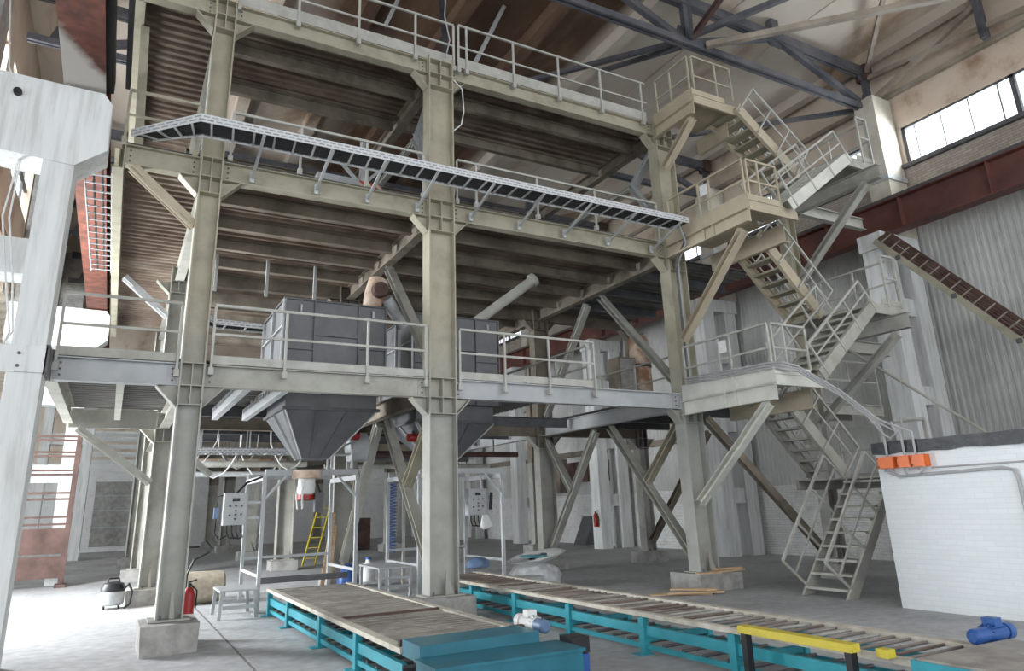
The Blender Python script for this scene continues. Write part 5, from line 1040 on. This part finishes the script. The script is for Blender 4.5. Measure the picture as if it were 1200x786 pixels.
# machines on the lower and middle floor behind
t = thing('dust_filter', 'rusty round dust filter column on the stair side deck of the lower floor', 'dust filter', (12.55, 15.0, 3.675))
M().lathe([(0.26, 0.25), (0.29, 0.3), (0.29, 1.45), (0.28, 1.5), (0.28, 2.2), (0.22, 2.35)], (12.55, 15.0, 3.675), 22).build('tank', 'duct', t, True)
M().lathe([(0.31, 1.44), (0.31, 1.52)], (12.55, 15.0, 3.675), 22).build('band', 'rust', t, True)
for a in range(4): M().box(12.55 + 0.2 * math.cos(a * 1.57 + 0.8) - 0.03, 12.55 + 0.2 * math.cos(a * 1.57 + 0.8) + 0.03, 15 + 0.2 * math.sin(a * 1.57 + 0.8) - 0.03, 15 + 0.2 * math.sin(a * 1.57 + 0.8) + 0.03, 3.675, 3.95).build('leg', 'brown_steel', t)
t = thing('filter_cabinet', 'dusty grey cabinet next to the rusty dust filter', 'cabinet', (11.75, 14.8, 3.675)); M().box(11.5, 12.05, 14.6, 15.1, 3.675, 5.3).build('body', 'brown_steel', t); M().box(11.53, 12.02, 14.585, 14.6, 3.75, 5.25).build('door', 'footing', t)
def box_machine(lab, x0, x1, y0, y1, z0, z1, mat, cat='machine'):
    t = thing('machine_cabinet', lab, cat, ((x0 + x1) / 2, (y0 + y1) / 2, z0), 'machines on the middle floor')
    M().box(x0, x1, y0, y1, z0 + 0.08, z1).build('body', mat, t)
    for x in (x0 + 0.06, x1 - 0.06): M().box(x - 0.05, x + 0.05, y0 + 0.05, y1 - 0.05, z0, z0 + 0.08).build('foot', 'dark_steel', t)
    M().box(x0 + 0.05, (x0 + x1) / 2 - 0.01, y0 - 0.015, y0, z0 + 0.14, z1 - 0.06).build('door', mat, t); M().box((x0 + x1) / 2 + 0.01, x1 - 0.05, y0 - 0.015, y0, z0 + 0.14, z1 - 0.06).build('door', mat, t)
    return t
box_machine('pale grey machine cabinet on the middle floor behind the cable tray', 2.75, 3.55, 12.0, 12.8, 6.80, 7.68, 'panel')
box_machine('dark machine cabinet on the middle floor over the conveyor bay', 6.4, 7.8, 12.6, 13.6, 6.80, 7.45, 'brown_steel')
t = thing('bucket_elevator', 'slender pale elevator tube rising from the middle floor to the roof', 'elevator', (4.0, 13.2, 6.8)); M().tube([(4.0, 13.2, 6.80), (4.0, 13.2, 9.2)], 0.10, 14).build('tube', 'galv', t, True); M().box(3.85, 4.15, 13.05, 13.35, 6.8, 7.1).build('boot', 'galv', t)
M().bar((4.0, 13.2, 8.1), (3.35, 13.2, 8.75), 0.06, 0.06).build('strut', 'galv', t); M().bar((4.0, 13.2, 8.2), (4.55, 13.2, 8.8), 0.06, 0.06).build('strut', 'galv', t)
single('hazard_board', M().add([(3.72, 13.04, 7.9), (4.42, 13.04, 7.95), (4.30, 13.04, 8.15), (3.74, 13.04, 8.2), (3.72, 13.08, 7.9), (4.42, 13.08, 7.95), (4.30, 13.08, 8.15), (3.74, 13.08, 8.2)], [(0, 1, 2, 3), (7, 6, 5, 4), (0, 4, 5, 1), (1, 5, 6, 2), (2, 6, 7, 3), (3, 7, 4, 0)]), 'hazard', 'red and white striped hazard board on the pale elevator tube', 'sign')
t = thing('air_duct', 'rusty pale round duct lying on the middle floor over the conveyor bay', 'duct', (8.4, 12.4, 6.8)); M().tube([(7.9, 12.2, 7.1), (8.4, 12.2, 7.35), (8.9, 12.2, 7.35), (9.3, 12.2, 7.1)], 0.18, 14).build('pipe', 'galv', t, True)
for x in (8.4, 8.9): M().box(x - 0.04, x + 0.04, 12.1, 12.3, 6.8, 7.2).build('saddle', 'dark_steel', t)
t = thing('screw_conveyor', 'dark screw conveyor hung under the middle floor above the bins', 'conveyor', (3.0, 14.4, 5.6)); M().tube([(1.2, 14.6, 5.75), (4.2, 14.6, 5.75)], 0.16, 14).build('trough', 'brown_steel', t, True)
for x in (1.4, 2.4, 3.4): M().box(x - 0.03, x + 0.03, 14.57, 14.63, 5.9, 6.72).build('hanger', 'galv', t)
